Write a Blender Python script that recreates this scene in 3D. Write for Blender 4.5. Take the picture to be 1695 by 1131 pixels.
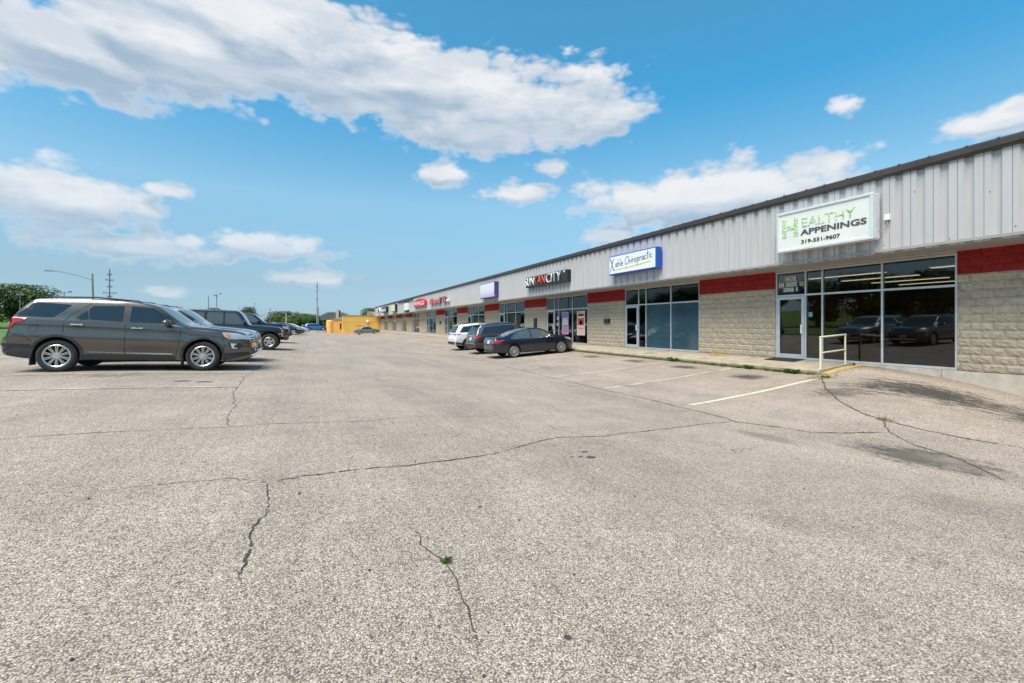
import bpy, bmesh, math, random
from mathutils import Vector, Matrix
from mathutils.bvhtree import BVHTree
for o in list(bpy.data.objects): bpy.data.objects.remove(o)
scene = bpy.context.scene
C = scene.collection
R = math.radians
# ------------------------------------------------------------------ camera
cd = bpy.data.cameras.new('camera'); cam = bpy.data.objects.new('camera', cd); C.objects.link(cam)
cam.location = (0, 0, 1.15); cam.rotation_euler = (R(90), 0, R(-24))
cd.sensor_width = 36; cd.lens = 15.99; cd.shift_y = -0.0162; cd.clip_start = .05; cd.clip_end = 3000
scene.camera = cam
# ------------------------------------------------------------------ exposure, sun, sky
scene.view_settings.view_transform = 'Standard'; scene.view_settings.look = 'None'
scene.view_settings.exposure = 1.05; scene.view_settings.gamma = 1
SUN_EL, SUN_AZ = 60, 239           # azimuth clockwise from +Y: over the left shoulder, softened by thin cloud
sd = bpy.data.lights.new('sun', 'SUN'); sd.energy = 2.75; sd.angle = R(38); sd.color = (1, .905, .77)
sun = bpy.data.objects.new('sun', sd); C.objects.link(sun)
_d = Vector((math.sin(R(SUN_AZ))*math.cos(R(SUN_EL)), math.cos(R(SUN_AZ))*math.cos(R(SUN_EL)), math.sin(R(SUN_EL))))
sun.rotation_euler = (-_d).to_track_quat('-Z', 'Y').to_euler(); sun.location = (-30, 0, 40)

class NT:
    """small helper to write node trees"""
    def __init__(s, tree): s.t = tree; s.n = tree.nodes; s.l = tree.links
    def new(s, typ, **kw):
        n = s.n.new(typ)
        for k, v in kw.items(): setattr(n, k, v)
        return n
    def put(s, sock, v):
        if hasattr(v, 'is_output'): s.l.new(v, sock)
        else: sock.default_value = v
    def m(s, op, a, b=0.0, c=0.0, clamp=False):
        n = s.n.new('ShaderNodeMath'); n.operation = op; n.use_clamp = clamp
        s.put(n.inputs[0], a); s.put(n.inputs[1], b); s.put(n.inputs[2], c); return n.outputs[0]
    def ramp(s, v, a, b, lo=0., hi=1., smooth=True):
        n = s.n.new('ShaderNodeMapRange'); n.interpolation_type = 'SMOOTHSTEP' if smooth else 'LINEAR'
        s.put(n.inputs['Value'], v); s.put(n.inputs['From Min'], a); s.put(n.inputs['From Max'], b)
        s.put(n.inputs['To Min'], lo); s.put(n.inputs['To Max'], hi); return n.outputs['Result']
    def mix(s, f, a, b, typ='MIX'):
        n = s.n.new('ShaderNodeMix'); n.data_type = 'RGBA'; n.blend_type = typ
        s.put(n.inputs[0], f)
        for i, v in ((6, a), (7, b)):
            if isinstance(v, tuple) and len(v) == 3: v = v + (1,)
            s.put(n.inputs[i], v)
        return n.outputs[2]
    def noise(s, vec, scale, detail=4., rough=.55, out='Fac', dist=0.):
        n = s.n.new('ShaderNodeTexNoise'); n.inputs['Scale'].default_value = scale
        n.inputs['Detail'].default_value = detail; n.inputs['Roughness'].default_value = rough
        n.inputs['Distortion'].default_value = dist
        if vec is not None: s.l.new(vec, n.inputs['Vector'])
        return n.outputs[out]
    def comb(s, x, y, z=0.):
        n = s.n.new('ShaderNodeCombineXYZ')
        for i, v in enumerate((x, y, z)): s.put(n.inputs[i], v)
        return n.outputs[0]

# sky colour by tan(elevation): the clear, slightly cyan blue of the photograph
SKY_TINT = [(0., (.28, .41, .63)), (.02, (.30, .43, .64)), (.087, (.43, .49, .54)), (.26, (.74, .92, .82)), (.48, (.28, .94, 1.)), (.66, (.40, 1., 1.))]
CLOUD_LO, CLOUD_HI = (1.85, 2.45, 3.1), (4.2, 4.27, 4.4)
def make_sky():
    w = bpy.data.worlds.new('World'); scene.world = w; w.use_nodes = True
    T = NT(w.node_tree); bg = T.n['Background']; bg.inputs['Strength'].default_value = .10
    sky = T.new('ShaderNodeTexSky', sky_type='NISHITA'); sky.sun_disc = False
    sky.sun_elevation = R(SUN_EL); sky.sun_rotation = R(SUN_AZ); sky.air_density = 1.0; sky.dust_density = .3; sky.ozone_density = 2.2
    tc = T.new('ShaderNodeTexCoord'); sep = T.new('ShaderNodeSeparateXYZ'); T.l.new(tc.outputs['Generated'], sep.inputs[0])
    x, y, z = sep.outputs
    az = T.m('ARCTAN2', x, y)                                     # clockwise from +Y
    v = T.m('DIVIDE', z, T.m('SQRT', T.m('ADD', T.m('MULTIPLY', x, x), T.m('MULTIPLY', y, y))))   # tan(elevation)
    n2 = T.noise(T.comb(az, T.m('MULTIPLY', v, 3.2), 3.1), 4.2, 4, .55)
    n3 = T.noise(T.comb(az, T.m('MULTIPLY', v, 2.0), 8.3), 16., 5, .62)
    # clouds: centre azimuth, tan(elevation), half width, half height (all sky directions)
    def sp(px, py, rx, ry):          # degrees azimuth from +Y, tan elevation
        return (R(px), py, R(rx), ry)
    CL = [sp(-20,.435,10,.085), sp(-11,.50,13,.11), sp(-3.2,.554,21.5,.13), sp(11.2,.513,28.5,.10), sp(22.3,.467,19.6,.105), sp(-24.5,.375,2.2,.035), sp(-20.1,.193,8.2,.068), sp(-16.6,.135,11.5,.033),
          sp(-3.4,.150,7.4,.034), sp(15.9,.328,3.3,.034), sp(28.5,.344,3.1,.026), sp(25.3,.293,5.2,.031), sp(46.5,.262,16.5,.074), sp(36.4,.192,6.,.028),
          sp(59.9,.388,1.9,.025), sp(71.2,.307,4.0,.026), sp(-13.3,.236,2.6,.017), sp(-.2,.097,5.6,.021), sp(-13.7,.06,2.6,.014)]
    rnd = random.Random(5)
    for i in range(9):              # the same broken cumulus goes on round the rest of the sky
        a = 98 + i*25. + rnd.uniform(-4, 4)
        CL.append(sp(((a+180) % 360)-180, rnd.choice((.15, .3, .5, .75)), rnd.uniform(7, 17), rnd.uniform(.04, .12)))
    def dens(vv):
        AV = T.comb(az, vv, 0.); d = None
        for (a0, v0, ra, rv) in CL:
            q = T.new('ShaderNodeVectorMath', operation='MULTIPLY_ADD'); T.l.new(AV, q.inputs[0]); q.inputs[1].default_value = (1/ra, 1/rv, 0); q.inputs[2].default_value = (-a0/ra, -v0/rv, 0)
            ln = T.new('ShaderNodeVectorMath', operation='LENGTH'); T.l.new(q.outputs[0], ln.inputs[0])
            k = min(1., max(rv*9, .45)); e = T.m('MULTIPLY_ADD', ln.outputs['Value'], -k, k)
            d = e if d is None else T.m('MAXIMUM', d, e)
        n1 = T.noise(T.comb(az, T.m('MULTIPLY', vv, 1.35), 0.), 5.5, 5, .58)
        return T.m('ADD', d, T.m('MULTIPLY_ADD', n1, .85, -.34))
    d0 = dens(v); d2 = dens(T.m('ADD', v, .030))
    vo = T.new('ShaderNodeTexVoronoi', feature='F1'); T.l.new(T.comb(az, T.m('MULTIPLY', v, 1.5), 2.), vo.inputs['Vector']); vo.inputs['Scale'].default_value = 19; vo.inputs['Detail'].default_value = 2; vo.inputs['Roughness'].default_value = .5
    d = T.m('ADD', d0, T.m('MULTIPLY', T.m('SUBTRACT', .5, vo.outputs['Distance']), .36))
    d = T.m('ADD', d, T.m('MULTIPLY', T.m('SUBTRACT', n3, .5), .24))
    alpha = T.ramp(d, -.08, .21)
    alpha = T.m('MULTIPLY', alpha, T.ramp(v, .0, .06, .2, .97))
    alpha = T.m('MULTIPLY', alpha, T.ramp(v, .05, .3, .62, 1.0))
    shade = T.ramp(T.m('SUBTRACT', d0, d2), -.10, .18, 0., 1., False)
    shade = T.m('ADD', T.m('MULTIPLY', shade, .62), T.m('MULTIPLY', T.ramp(n2, .40, .64), .46), clamp=True)
    shade = T.m('ADD', shade, T.m('MULTIPLY', T.m('SUBTRACT', n3, .5), .4), clamp=True)
    shade = T.m('MAXIMUM', shade, T.ramp(d, .0, .26, .75, 0.))
    ccol = T.mix(shade, CLOUD_LO, CLOUD_HI)
    tint = T.new('ShaderNodeValToRGB'); T.l.new(T.m('MULTIPLY', v, 1.25), tint.inputs[0]); cr = tint.color_ramp
    while len(cr.elements) < len(SKY_TINT): cr.elements.new(.5)
    for e, (p, c) in zip(cr.elements, SKY_TINT): e.position = p*1.25; e.color = c+(1,)
    skyc = T.mix(1., sky.outputs[0], tint.outputs[0], 'MULTIPLY')
    T.l.new(T.mix(alpha, skyc, ccol), bg.inputs['Color'])
make_sky()

# ------------------------------------------------------------------ helpers
def link(o, parent=None):
    C.objects.link(o)
    if parent is not None: o.parent = parent
    return o
def tag(o, label=None, cat=None, group=None, kind=None):
    if label: o['label'] = label
    if cat: o['category'] = cat
    if group: o['group'] = group
    if kind: o['kind'] = kind
    return o
def empty(name, loc=(0, 0, 0), rz=0., label=None, cat=None, group=None):
    o = bpy.data.objects.new(name, None); o.location = loc; o.rotation_euler = (0, 0, rz); o.empty_display_size = .2
    link(o); tag(o, label, cat, group); return o
def mesh(name, vs, fs, mats, parent=None, smooth=False, mi=None, loc=None):
    me = bpy.data.meshes.new(name); me.from_pydata([tuple(v) for v in vs], [], fs)
    for m_ in (mats if isinstance(mats, (list, tuple)) else [mats]): me.materials.append(m_)
    if mi: me.polygons.foreach_set('material_index', mi)
    if smooth: me.polygons.foreach_set('use_smooth', [True]*len(me.polygons))
    me.update()
    o = bpy.data.objects.new(name, me); link(o, parent)
    if loc is not None: o.location = loc
    return o
class MB:
    def __init__(s): s.v = []; s.f = []; s.mi = []
    def add(s, vs, fs, m=0):
        b = len(s.v); s.v += [tuple(v) for v in vs]
        for f in fs: s.f.append(tuple(b+i for i in f)); s.mi.append(m)
        return s
    def box(s, x0, x1, y0, y1, z0, z1, m=0):
        v = [(x0,y0,z0),(x1,y0,z0),(x1,y1,z0),(x0,y1,z0),(x0,y0,z1),(x1,y0,z1),(x1,y1,z1),(x0,y1,z1)]
        return s.add(v, [(0,3,2,1),(4,5,6,7),(0,1,5,4),(1,2,6,5),(2,3,7,6),(3,0,4,7)], m)
    def bbox(s, x0, x1, y0, y1, z0, z1, b=.01, m=0):
        """box with chamfered edges"""
        bm = bmesh.new(); bmesh.ops.create_cube(bm, size=1)
        for q in bm.verts: q.co = Vector(((x0+x1)/2+q.co.x*(x1-x0), (y0+y1)/2+q.co.y*(y1-y0), (z0+z1)/2+q.co.z*(z1-z0)))
        bmesh.ops.bevel(bm, geom=bm.edges[:], offset=b, segments=2, affect='EDGES', profile=.5)
        s.bm(bm, m); return s
    def bm(s, bm, m=0):
        bm.verts.index_update(); s.add([q.co[:] for q in bm.verts], [[q.index for q in f.verts] for f in bm.faces], m); bm.free()
    def tube(s, p, q, r0, r1=None, n=10, m=0, cap=True):
        r1 = r0 if r1 is None else r1
        p, q = Vector(p), Vector(q); d = (q-p).normalized(); a = d.orthogonal().normalized(); b = d.cross(a)
        vs = []
        for c0, r in ((p, r0), (q, r1)):
            for i in range(n):
                t = 2*math.pi*i/n; vs.append(c0+a*math.cos(t)*r+b*math.sin(t)*r)
        fs = [(i, (i+1) % n, n+(i+1) % n, n+i) for i in range(n)]
        if cap: fs += [tuple(range(n-1, -1, -1)), tuple(range(n, 2*n))]
        return s.add(vs, fs, m)
    def lathe(s, prof, n=32, axis='y', c=(0, 0, 0), m=0):
        """prof: (axial, radius) pairs, revolved round the y (or z) axis"""
        vs = []
        for a, r in prof:
            for i in range(n):
                t = 2*math.pi*i/n
                p = (r*math.cos(t), a, r*math.sin(t)) if axis == 'y' else (r*math.cos(t), r*math.sin(t), a)
                vs.append((p[0]+c[0], p[1]+c[1], p[2]+c[2]))
        fs = [(k*n+i, k*n+(i+1) % n, (k+1)*n+(i+1) % n, (k+1)*n+i) for k in range(len(prof)-1) for i in range(n)]
        return s.add(vs, fs, m)
    def obj(s, name, mats, parent=None, smooth=False, loc=None):
        return mesh(name, s.v, s.f, mats, parent, smooth, s.mi, loc)
def autosmooth(o, ang=35):
    me = o.data; bm = bmesh.new(); bm.from_mesh(me)
    bmesh.ops.recalc_face_normals(bm, faces=bm.faces)
    for e in bm.edges:
        e.smooth = not (len(e.link_faces) == 2 and e.calc_face_angle(0) > R(ang))
    for f in bm.faces: f.smooth = True
    bm.to_mesh(me); bm.free(); return o
def copy_tree(o, parent=None):
    c = o.copy(); C.objects.link(c); c.parent = parent
    for ch in list(o.children): copy_tree(ch, c)
    return c
def interp(p, x):
    if x <= p[0][0]: return p[0][1]
    for (a, b), (a2, b2) in zip(p, p[1:]):
        if x <= a2: return b+(b2-b)*(x-a)/(a2-a)
    return p[-1][1]
def sstep(a, b, x):
    t = max(0, min(1, (x-a)/(b-a))); return t*t*(3-2*t)
def pchip(p):
    xs = [a for a, b in p]; ys = [b for a, b in p]; n = len(p)
    h = [xs[i+1]-xs[i] for i in range(n-1)]; dl = [(ys[i+1]-ys[i])/h[i] for i in range(n-1)]
    m = [dl[0]]+[0 if dl[i-1]*dl[i] <= 0 else 2*dl[i-1]*dl[i]/(dl[i-1]+dl[i]) for i in range(1, n-1)]+[dl[-1]]
    def f(x):
        if x <= xs[0]: return ys[0]
        if x >= xs[-1]: return ys[-1]
        i = 0
        while x > xs[i+1]: i += 1
        t = (x-xs[i])/h[i]
        return ((1+2*t)*(1-t)**2*ys[i]+t*(1-t)**2*h[i]*m[i]+t*t*(3-2*t)*ys[i+1]+t*t*(t-1)*h[i]*m[i+1])
    return f

# ------------------------------------------------------------------ materials
MATS = {}
def mat(name, col, rough=.6, metal=0., coat=0., spec=.5, emit=0., var=0., vscale=6., bump=0., bscale=60., stretch=(1, 1, 1), dirt=None):
    if name in MATS: return MATS[name]
    m_ = bpy.data.materials.new(name); m_.use_nodes = True; T = NT(m_.node_tree); b = T.n['Principled BSDF']
    b.inputs['Roughness'].default_value = rough; b.inputs['Metallic'].default_value = metal
    b.inputs['Coat Weight'].default_value = coat; b.inputs['Coat Roughness'].default_value = .03
    b.inputs['Specular IOR Level'].default_value = spec
    b.inputs['Base Color'].default_value = tuple(col)+(1,)
    if emit: b.inputs['Emission Color'].default_value = tuple(col)+(1,); b.inputs['Emission Strength'].default_value = emit
    if var or bump or dirt:
        tc = T.new('ShaderNodeTexCoord'); mp = T.new('ShaderNodeMapping'); mp.inputs['Scale'].default_value = stretch
        T.l.new(tc.outputs['Object'], mp.inputs[0]); P = mp.outputs[0]
        if var or dirt:
            n = T.noise(P, vscale, 6, .6)
            c_ = T.mix(T.ramp(n, .3, .7), tuple(c*(1-var) for c in col), tuple(min(1, c*(1+var)) for c in col))
            if dirt:
                c_ = T.mix(T.ramp(T.noise(P, vscale*.45, 7, .65), .52, .75, 0, dirt[1]), c_, dirt[0])
            T.l.new(c_, b.inputs['Base Color'])
            T.l.new(T.ramp(n, .2, .8, max(.02, rough-.08), min(1, rough+.08)), b.inputs['Roughness'])
        if bump:
            bn = T.new('ShaderNodeBump'); bn.inputs['Strength'].default_value = bump; bn.inputs['Distance'].default_value = .01
            T.l.new(T.noise(P, bscale, 5, .6), bn.inputs['Height']); T.l.new(bn.outputs[0], b.inputs['Normal'])
    MATS[name] = m_; return m_
def glass_mat(name, tint=(.9, .95, .94), ior=1.75):
    m_ = bpy.data.materials.new(name); m_.use_nodes = True; T = NT(m_.node_tree); T.n.remove(T.n['Principled BSDF'])
    tr = T.new('ShaderNodeBsdfTransparent'); tr.inputs[0].default_value = tint+(1,)
    gl = T.new('ShaderNodeBsdfGlossy'); gl.inputs['Roughness'].default_value = 0.; gl.inputs[0].default_value = (.93, .95, .96, 1)
    fr = T.new('ShaderNodeFresnel'); fr.inputs[0].default_value = ior
    mx = T.new('ShaderNodeMixShader'); T.l.new(fr.outputs[0], mx.inputs[0]); T.l.new(tr.outputs[0], mx.inputs[1]); T.l.new(gl.outputs[0], mx.inputs[2])
    T.l.new(mx.outputs[0], T.n['Material Output'].inputs[0]); return m_

# ground shape: the lot falls from the parked row to a valley along the stall ends and rises to the walk
BASE = [(-60,.3),(-14,.12),(-5.3,.05),(-2.5,-.04),(0,-.18),(4,-.42),(7.3,-.62),(9.6,-.54),(12.4,-.36),(13.4,-.30),(15,-.25)]
RW = [(-10,-2.),(0,-1.3),(3,-.85),(4.76,-.49),(5.96,-.25),(7,-.12),(8.3,-.03)]
_bp = pchip(BASE)
def G(X, Y):
    b = _bp(X)
    if Y < 8.6 and X > 8:
        lo = 8+4.8*sstep(4, 8.3, Y); w = sstep(lo, 15, X)*sstep(8.6, 8.3, Y) if Y > 8.3 else sstep(lo, 15, X)
        b = b*(1-w)+interp(RW, Y)*w
    if Y > 60: b -= .2*sstep(60, 110, Y)
    return b
STAINS = [(12.3,12.4,.55,1.0,.8),(11.9,9.5,.7,.9,.85),(12.4,15.3,.6,.9,.75),(12.3,18.3,.6,.9,.7),(12.6,5.4,1.5,2.9,.92),(12.1,3.2,1.3,2.2,.9),(11.4,6.6,1.1,.9,.6),
          (7.45,3.3,.8,1.3,.75),(6.5,4.9,.4,.8,.35),(-2.45,11.66,.2,.11,.95),(-2.05,11.5,.19,.12,1.),(2.93,4.36,.075,.055,1.),(2.99,4.59,.05,.04,1.),(2.82,4.41,.035,.03,1.),(2.71,4.42,.03,.025,1.),
          (3.4,2.4,.3,.34,.2),(5.6,2.2,.7,.7,.22),(-4.,12.9,1.2,.6,.4),(9.2,21.6,.9,.9,.5),(9.2,25.6,.9,.9,.5),(1.05,1.75,.02,.02,1.),(-.9,1.9,.025,.02,1.),(1.2,3.3,.02,.02,1.)]
def asphalt(name, paint=None, cover=.5):
    m_ = bpy.data.materials.new(name); m_.use_nodes = True; T = NT(m_.node_tree); b = T.n['Principled BSDF']
    tc = T.new('ShaderNodeTexCoord'); P = tc.outputs['Object']
    sep = T.new('ShaderNodeSeparateXYZ'); T.l.new(P, sep.inputs[0]); X, Y, _z = sep.outputs
    wob = T.new('ShaderNodeVectorMath', operation='ADD'); T.l.new(P, wob.inputs[0])
    sc = T.new('ShaderNodeVectorMath', operation='SCALE'); T.l.new(T.noise(P, 60, 2, .5, 'Color'), sc.inputs[0]); sc.inputs['Scale'].default_value = .012; T.l.new(sc.outputs[0], wob.inputs[1])
    vo = T.new('ShaderNodeTexVoronoi', feature='F1'); vo.inputs['Scale'].default_value = 118; T.l.new(wob.outputs[0], vo.inputs['Vector'])
    vs_ = T.new('ShaderNodeSeparateColor'); T.l.new(vo.outputs['Color'], vs_.inputs[0])
    big = T.noise(P, .35, 3, .6); mid = T.noise(P, 2.3, 4, .65); fine = T.noise(P, 30, 2, .6)
    stone = T.mix(vs_.outputs[0], (.29, .255, .218), (.49, .44, .384))
    stone = T.mix(T.ramp(vs_.outputs[1], .90, .94), stone, (.60, .56, .50))
    stone = T.mix(T.ramp(vs_.outputs[2], .93, .96), stone, (.20, .165, .13))
    binder = T.mix(vs_.outputs[2], (.045, .039, .033), (.17, .15, .13))
    gap = T.ramp(T.m('ADD', vo.outputs['Distance'], T.m('MULTIPLY', T.m('SUBTRACT', fine, .5), .5)), .40, .68)
    col = T.mix(T.m('MULTIPLY', gap, .92), stone, binder)
    lane = T.noise(T.comb(T.m('MULTIPLY', X, .8), T.m('MULTIPLY', Y, .07)), 1.1, 2, .6); blot = T.noise(P, .9, 4, .7)
    lum = T.m('ADD', T.ramp(big, .3, .7, .84, 1.10, False), T.ramp(mid, .3, .7, -.10, .09, False))
    lum = T.m('ADD', lum, T.m('ADD', T.ramp(lane, .3, .7, -.10, .08, False), T.ramp(blot, .62, .8, 0., -.22)))
    # wheel tracks and washed fines along the aisle
    col = T.mix(1., col, T.comb(T.m('MULTIPLY', lum, 1.30), T.m('MULTIPLY', lum, 1.20), T.m('MULTIPLY', lum, 1.15)), 'MULTIPLY')
    st = None
    wob2 = T.noise(P, 3.1, 3, .65); wob3 = T.noise(T.comb(T.m('MULTIPLY', X, 3.6), T.m('MULTIPLY', Y, .8)), 2.0, 4, .7)
    n_f = T.noise(P, 11, 3, .7)
    sa = T.m('MULTIPLY_ADD', n_f, .9, T.m('MULTIPLY', wob3, 1.3)); sb = T.m('MULTIPLY', wob2, .5); sc_ = T.m('MULTIPLY_ADD', n_f, 1.0, T.m('MULTIPLY', wob3, 2.2))
    for (sx, sy, rx, ry, k) in STAINS:
        q = T.new('ShaderNodeVectorMath', operation='MULTIPLY_ADD'); T.l.new(P, q.inputs[0]); q.inputs[1].default_value = (1/rx, 1/ry, 0); q.inputs[2].default_value = (-sx/rx, -sy/ry, 0)
        ln = T.new('ShaderNodeVectorMath', operation='LENGTH'); T.l.new(q.outputs[0], ln.inputs[0])
        e = T.m('SUBTRACT', sc_ if rx > 1 else (sa if rx > .25 else sb), ln.outputs['Value']); off = .85 if rx > 1 else (.30 if rx > .25 else -.75)
        e = T.m('MULTIPLY', T.ramp(e, off, off+(.55 if rx > .25 else .2)), min(1., k))
        st = e if st is None else T.m('MAXIMUM', st, e)
    col = T.mix(T.m('MINIMUM', st, .9), col, (.035, .032, .03))
    # grimy, damp streak along the valley seam and fine pale silt beside it
    sil = T.m('MULTIPLY', T.ramp(T.m('ABSOLUTE', T.m('SUBTRACT', X, 7.75)), .0, .55, 1., 0.), T.ramp(T.noise(P, .55, 3), .5, .62))
    col = T.mix(T.m('MULTIPLY', sil, .45), col, (.40, .335, .275))
    rough = .88
    if paint:
        msk = T.ramp(T.m('ADD', T.noise(P, 34, 5, .7), T.m('MULTIPLY', mid, .55)), .95-cover, 1.12-cover)
        col = T.mix(msk, col, paint)
    T.l.new(col, b.inputs['Base Color']); b.inputs['Roughness'].default_value = rough; b.inputs['Specular IOR Level'].default_value = .3
    bn = T.new('ShaderNodeBump'); bn.inputs['Strength'].default_value = .6; bn.inputs['Distance'].default_value = .004
    hh = T.m('SUBTRACT', T.m('MULTIPLY', vs_.outputs[1], .5), T.m('MULTIPLY', vo.outputs['Distance'], 1.0))
    T.l.new(T.m('ADD', hh, T.m('MULTIPLY', fine, .35)), bn.inputs['Height']); T.l.new(bn.outputs[0], b.inputs['Normal'])
    return m_
M_ASPH = asphalt('asphalt'); M_LINE = asphalt('line_paint', (.66, .59, .47), .38); M_LINEF = asphalt('faded_line_paint', (.70, .62, .50), .24)
M_CRACK = mat('crack_fill', (.06, .047, .036), .95, var=.7, vscale=40)
M_GRASS = mat('grass_green', (.085, .16, .025), .9, var=.35, vscale=1.2, bump=.8, bscale=40)
M_CONC = mat('concrete', (.40, .335, .255), .9, var=.14, vscale=3, bump=.25, bscale=120, dirt=((.20, .165, .12), .6))
M_FOUND = mat('foundation_concrete', (.56, .50, .41), .9, var=.12, vscale=4, bump=.25, bscale=60, dirt=((.30, .23, .13), .5))
def facade_metal(name, col):
    m_ = bpy.data.materials.new(name); m_.use_nodes = True; T = NT(m_.node_tree); b = T.n['Principled BSDF']
    tc = T.new('ShaderNodeTexCoord'); g = T.new('ShaderNodeNewGeometry'); P = g.outputs['Position']
    mp = T.new('ShaderNodeMapping'); mp.inputs['Scale'].default_value = (1, 5, .35); T.l.new(P, mp.inputs[0])
    n = T.noise(mp.outputs[0], 1.6, 6, .65); n2 = T.noise(P, .5, 4)
    c_ = T.mix(T.ramp(n, .35, .7), tuple(c*1.03 for c in col), tuple(c*.955 for c in col))
    c_ = T.mix(T.ramp(n2, .4, .7, 0, .25), c_, (col[0]*.9, col[1]*.86, col[2]*.8))
    T.l.new(c_, b.inputs['Base Color']); b.inputs['Roughness'].default_value = .5; b.inputs['Metallic'].default_value = .0
    MATS[name] = m_; return m_
M_PANEL = facade_metal('painted_steel_panel', (.50, .488, .495))
M_TRIM = mat('brown_trim', (.055, .045, .040), .45, var=.15, vscale=2)
M_SOFFIT = mat('soffit_metal', (.36, .345, .325), .55, var=.08, vscale=3)
def block_mat(name, col):
    m_ = bpy.data.materials.new(name); m_.use_nodes = True; T = NT(m_.node_tree); b = T.n['Principled BSDF']
    g = T.new('ShaderNodeNewGeometry'); P = g.outputs['Position']; oi = T.new('ShaderNodeObjectInfo')
    n = T.noise(P, 9, 7, .65); n2 = T.noise(P, 1.1, 4)
    c_ = T.mix(T.ramp(n, .3, .72), tuple(c*.80 for c in col), tuple(c*1.12 for c in col))
    k = T.ramp(oi.outputs['Random'], 0, 1, .92, 1.06, False); c_ = T.mix(1., c_, T.comb(k, k, k), 'MULTIPLY')
    c_ = T.mix(T.ramp(n2, .45, .75, 0, .25), c_, tuple(c*.72 for c in col))
    T.l.new(c_, b.inputs['Base Color']); b.inputs['Roughness'].default_value = .92; b.inputs['Specular IOR Level'].default_value = .25
    bn = T.new('ShaderNodeBump'); bn.inputs['Strength'].default_value = .9; bn.inputs['Distance'].default_value = .016
    T.l.new(T.noise(P, 38, 5, .7), bn.inputs['Height']); T.l.new(bn.outputs[0], b.inputs['Normal']); MATS[name] = m_; return m_
M_BLOCK = block_mat('split_face_block', (.52, .435, .335)); M_RED = block_mat('red_painted_block', (.31, .026, .026))
M_MORTAR = mat('mortar', (.44, .385, .315), .95, var=.1, vscale=8)
M_ALU = mat('aluminium_frame', (.62, .64, .68), .38, .35, var=.06, vscale=4)
M_GLASS = glass_mat('storefront_glass', (.66, .66, .62), 1.62)
M_DARK = mat('interior_dark', (.035, .03, .027), .9)
M_WHITE = mat('white_plastic', (.80, .80, .78), .45, var=.03)
M_BLACK = mat('black_plastic', (.02, .02, .021), .45)
M_STEEL = mat('galvanised_steel', (.45, .46, .47), .45, .7, var=.1)
M_YELRAIL = mat('pale_yellow_rail_paint', (.76, .74, .52), .5, var=.08, vscale=20, dirt=((.30, .22, .12), .6))
# ================================================================== SETTING
def grid_sheet(name, xs, ys, zf, m_, parent=None):
    vs = [(x, y, zf(x, y)) for y in ys for x in xs]; n = len(xs)
    fs = [(j*n+i, j*n+i+1, (j+1)*n+i+1, (j+1)*n+i) for j in range(len(ys)-1) for i in range(n-1)]
    return mesh(name, vs, fs, m_, parent, True)
def frange(a, b, st):
    n = max(1, int(round((b-a)/st))); return [a+(b-a)*i/n for i in range(n+1)]
def zterr(x, y):
    z = G(max(-14, min(15, x)), max(-20, y))
    if x < -14: z = .12 + .5*sstep(-14, -40, x) + 4.2*sstep(-44, -85, x)
    if -14.6 < x < 40 and y < 140: z -= .3
    elif x >= 40 or y >= 140: z -= .25
    return z
terr = grid_sheet('grass_terrain', [-900,-400,-200,-120,-80,-60,-50,-42,-35,-28,-22,-18,-15.5,-14.6,-14.4,-10,0,8,15,30,39,41,60,120,300,900],
                  [-200,-80,-30,-10,0]+frange(5, 135, 5)+[139, 141, 160, 200, 260, 400, 700, 1500], zterr, M_GRASS)
tag(terr, kind='structure')
lot = grid_sheet('parking_lot', sorted(set([-14.5,-11,-8]+frange(-6, 15.28, .28))), sorted(set(frange(-20, 0, 1.)+frange(0, 16, .3)+frange(16, 60, 1.)+frange(60, 139, 4.))), G, M_ASPH)
tag(lot, kind='structure')
# kerb of the grass verge on the left
kb = MB()
for y in frange(-20, 136, 4)[:-1]: kb.box(-14.65, -14.45, y, y+3.99, -.2, .25)
tag(kb.obj('verge_kerb', M_CONC), kind='structure')

# painted stall lines: right row runs to the walk, left row lies under the parked cars
def strip(name, p, q, w, m_, lift=.004, n=24):
    p, q = Vector(p), Vector(q); d = (q-p).normalized(); s = Vector((-d.y, d.x))*w/2; vs = []; fs = []
    for i in range(n+1):
        a = p.lerp(q, i/n)
        for k in (-1, 1):
            b = a+s*k; vs.append((b.x, b.y, G(b.x, b.y)+lift+.004))
    fs = [(2*i, 2*i+1, 2*i+3, 2*i+2) for i in range(n)]
    fs = [tuple(reversed(f)) for f in fs]
    o = mesh(name, vs, fs, m_, lot); return o
for i in range(14):
    y = 7.75+i*2.98 if i < 3 else 13.75+(i-2)*2.78
    strip('stall_line', (7.65-.12*i if i < 3 else 7.4, y-.2), (13.05, y+.3), .13, M_LINE if i == 0 else M_LINEF)
for i in range(22):
    y = 10.55+i*2.8
    strip('stall_line', (-6.6, y-.1), (-1.3, y+.05), .10, M_LINEF)

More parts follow.
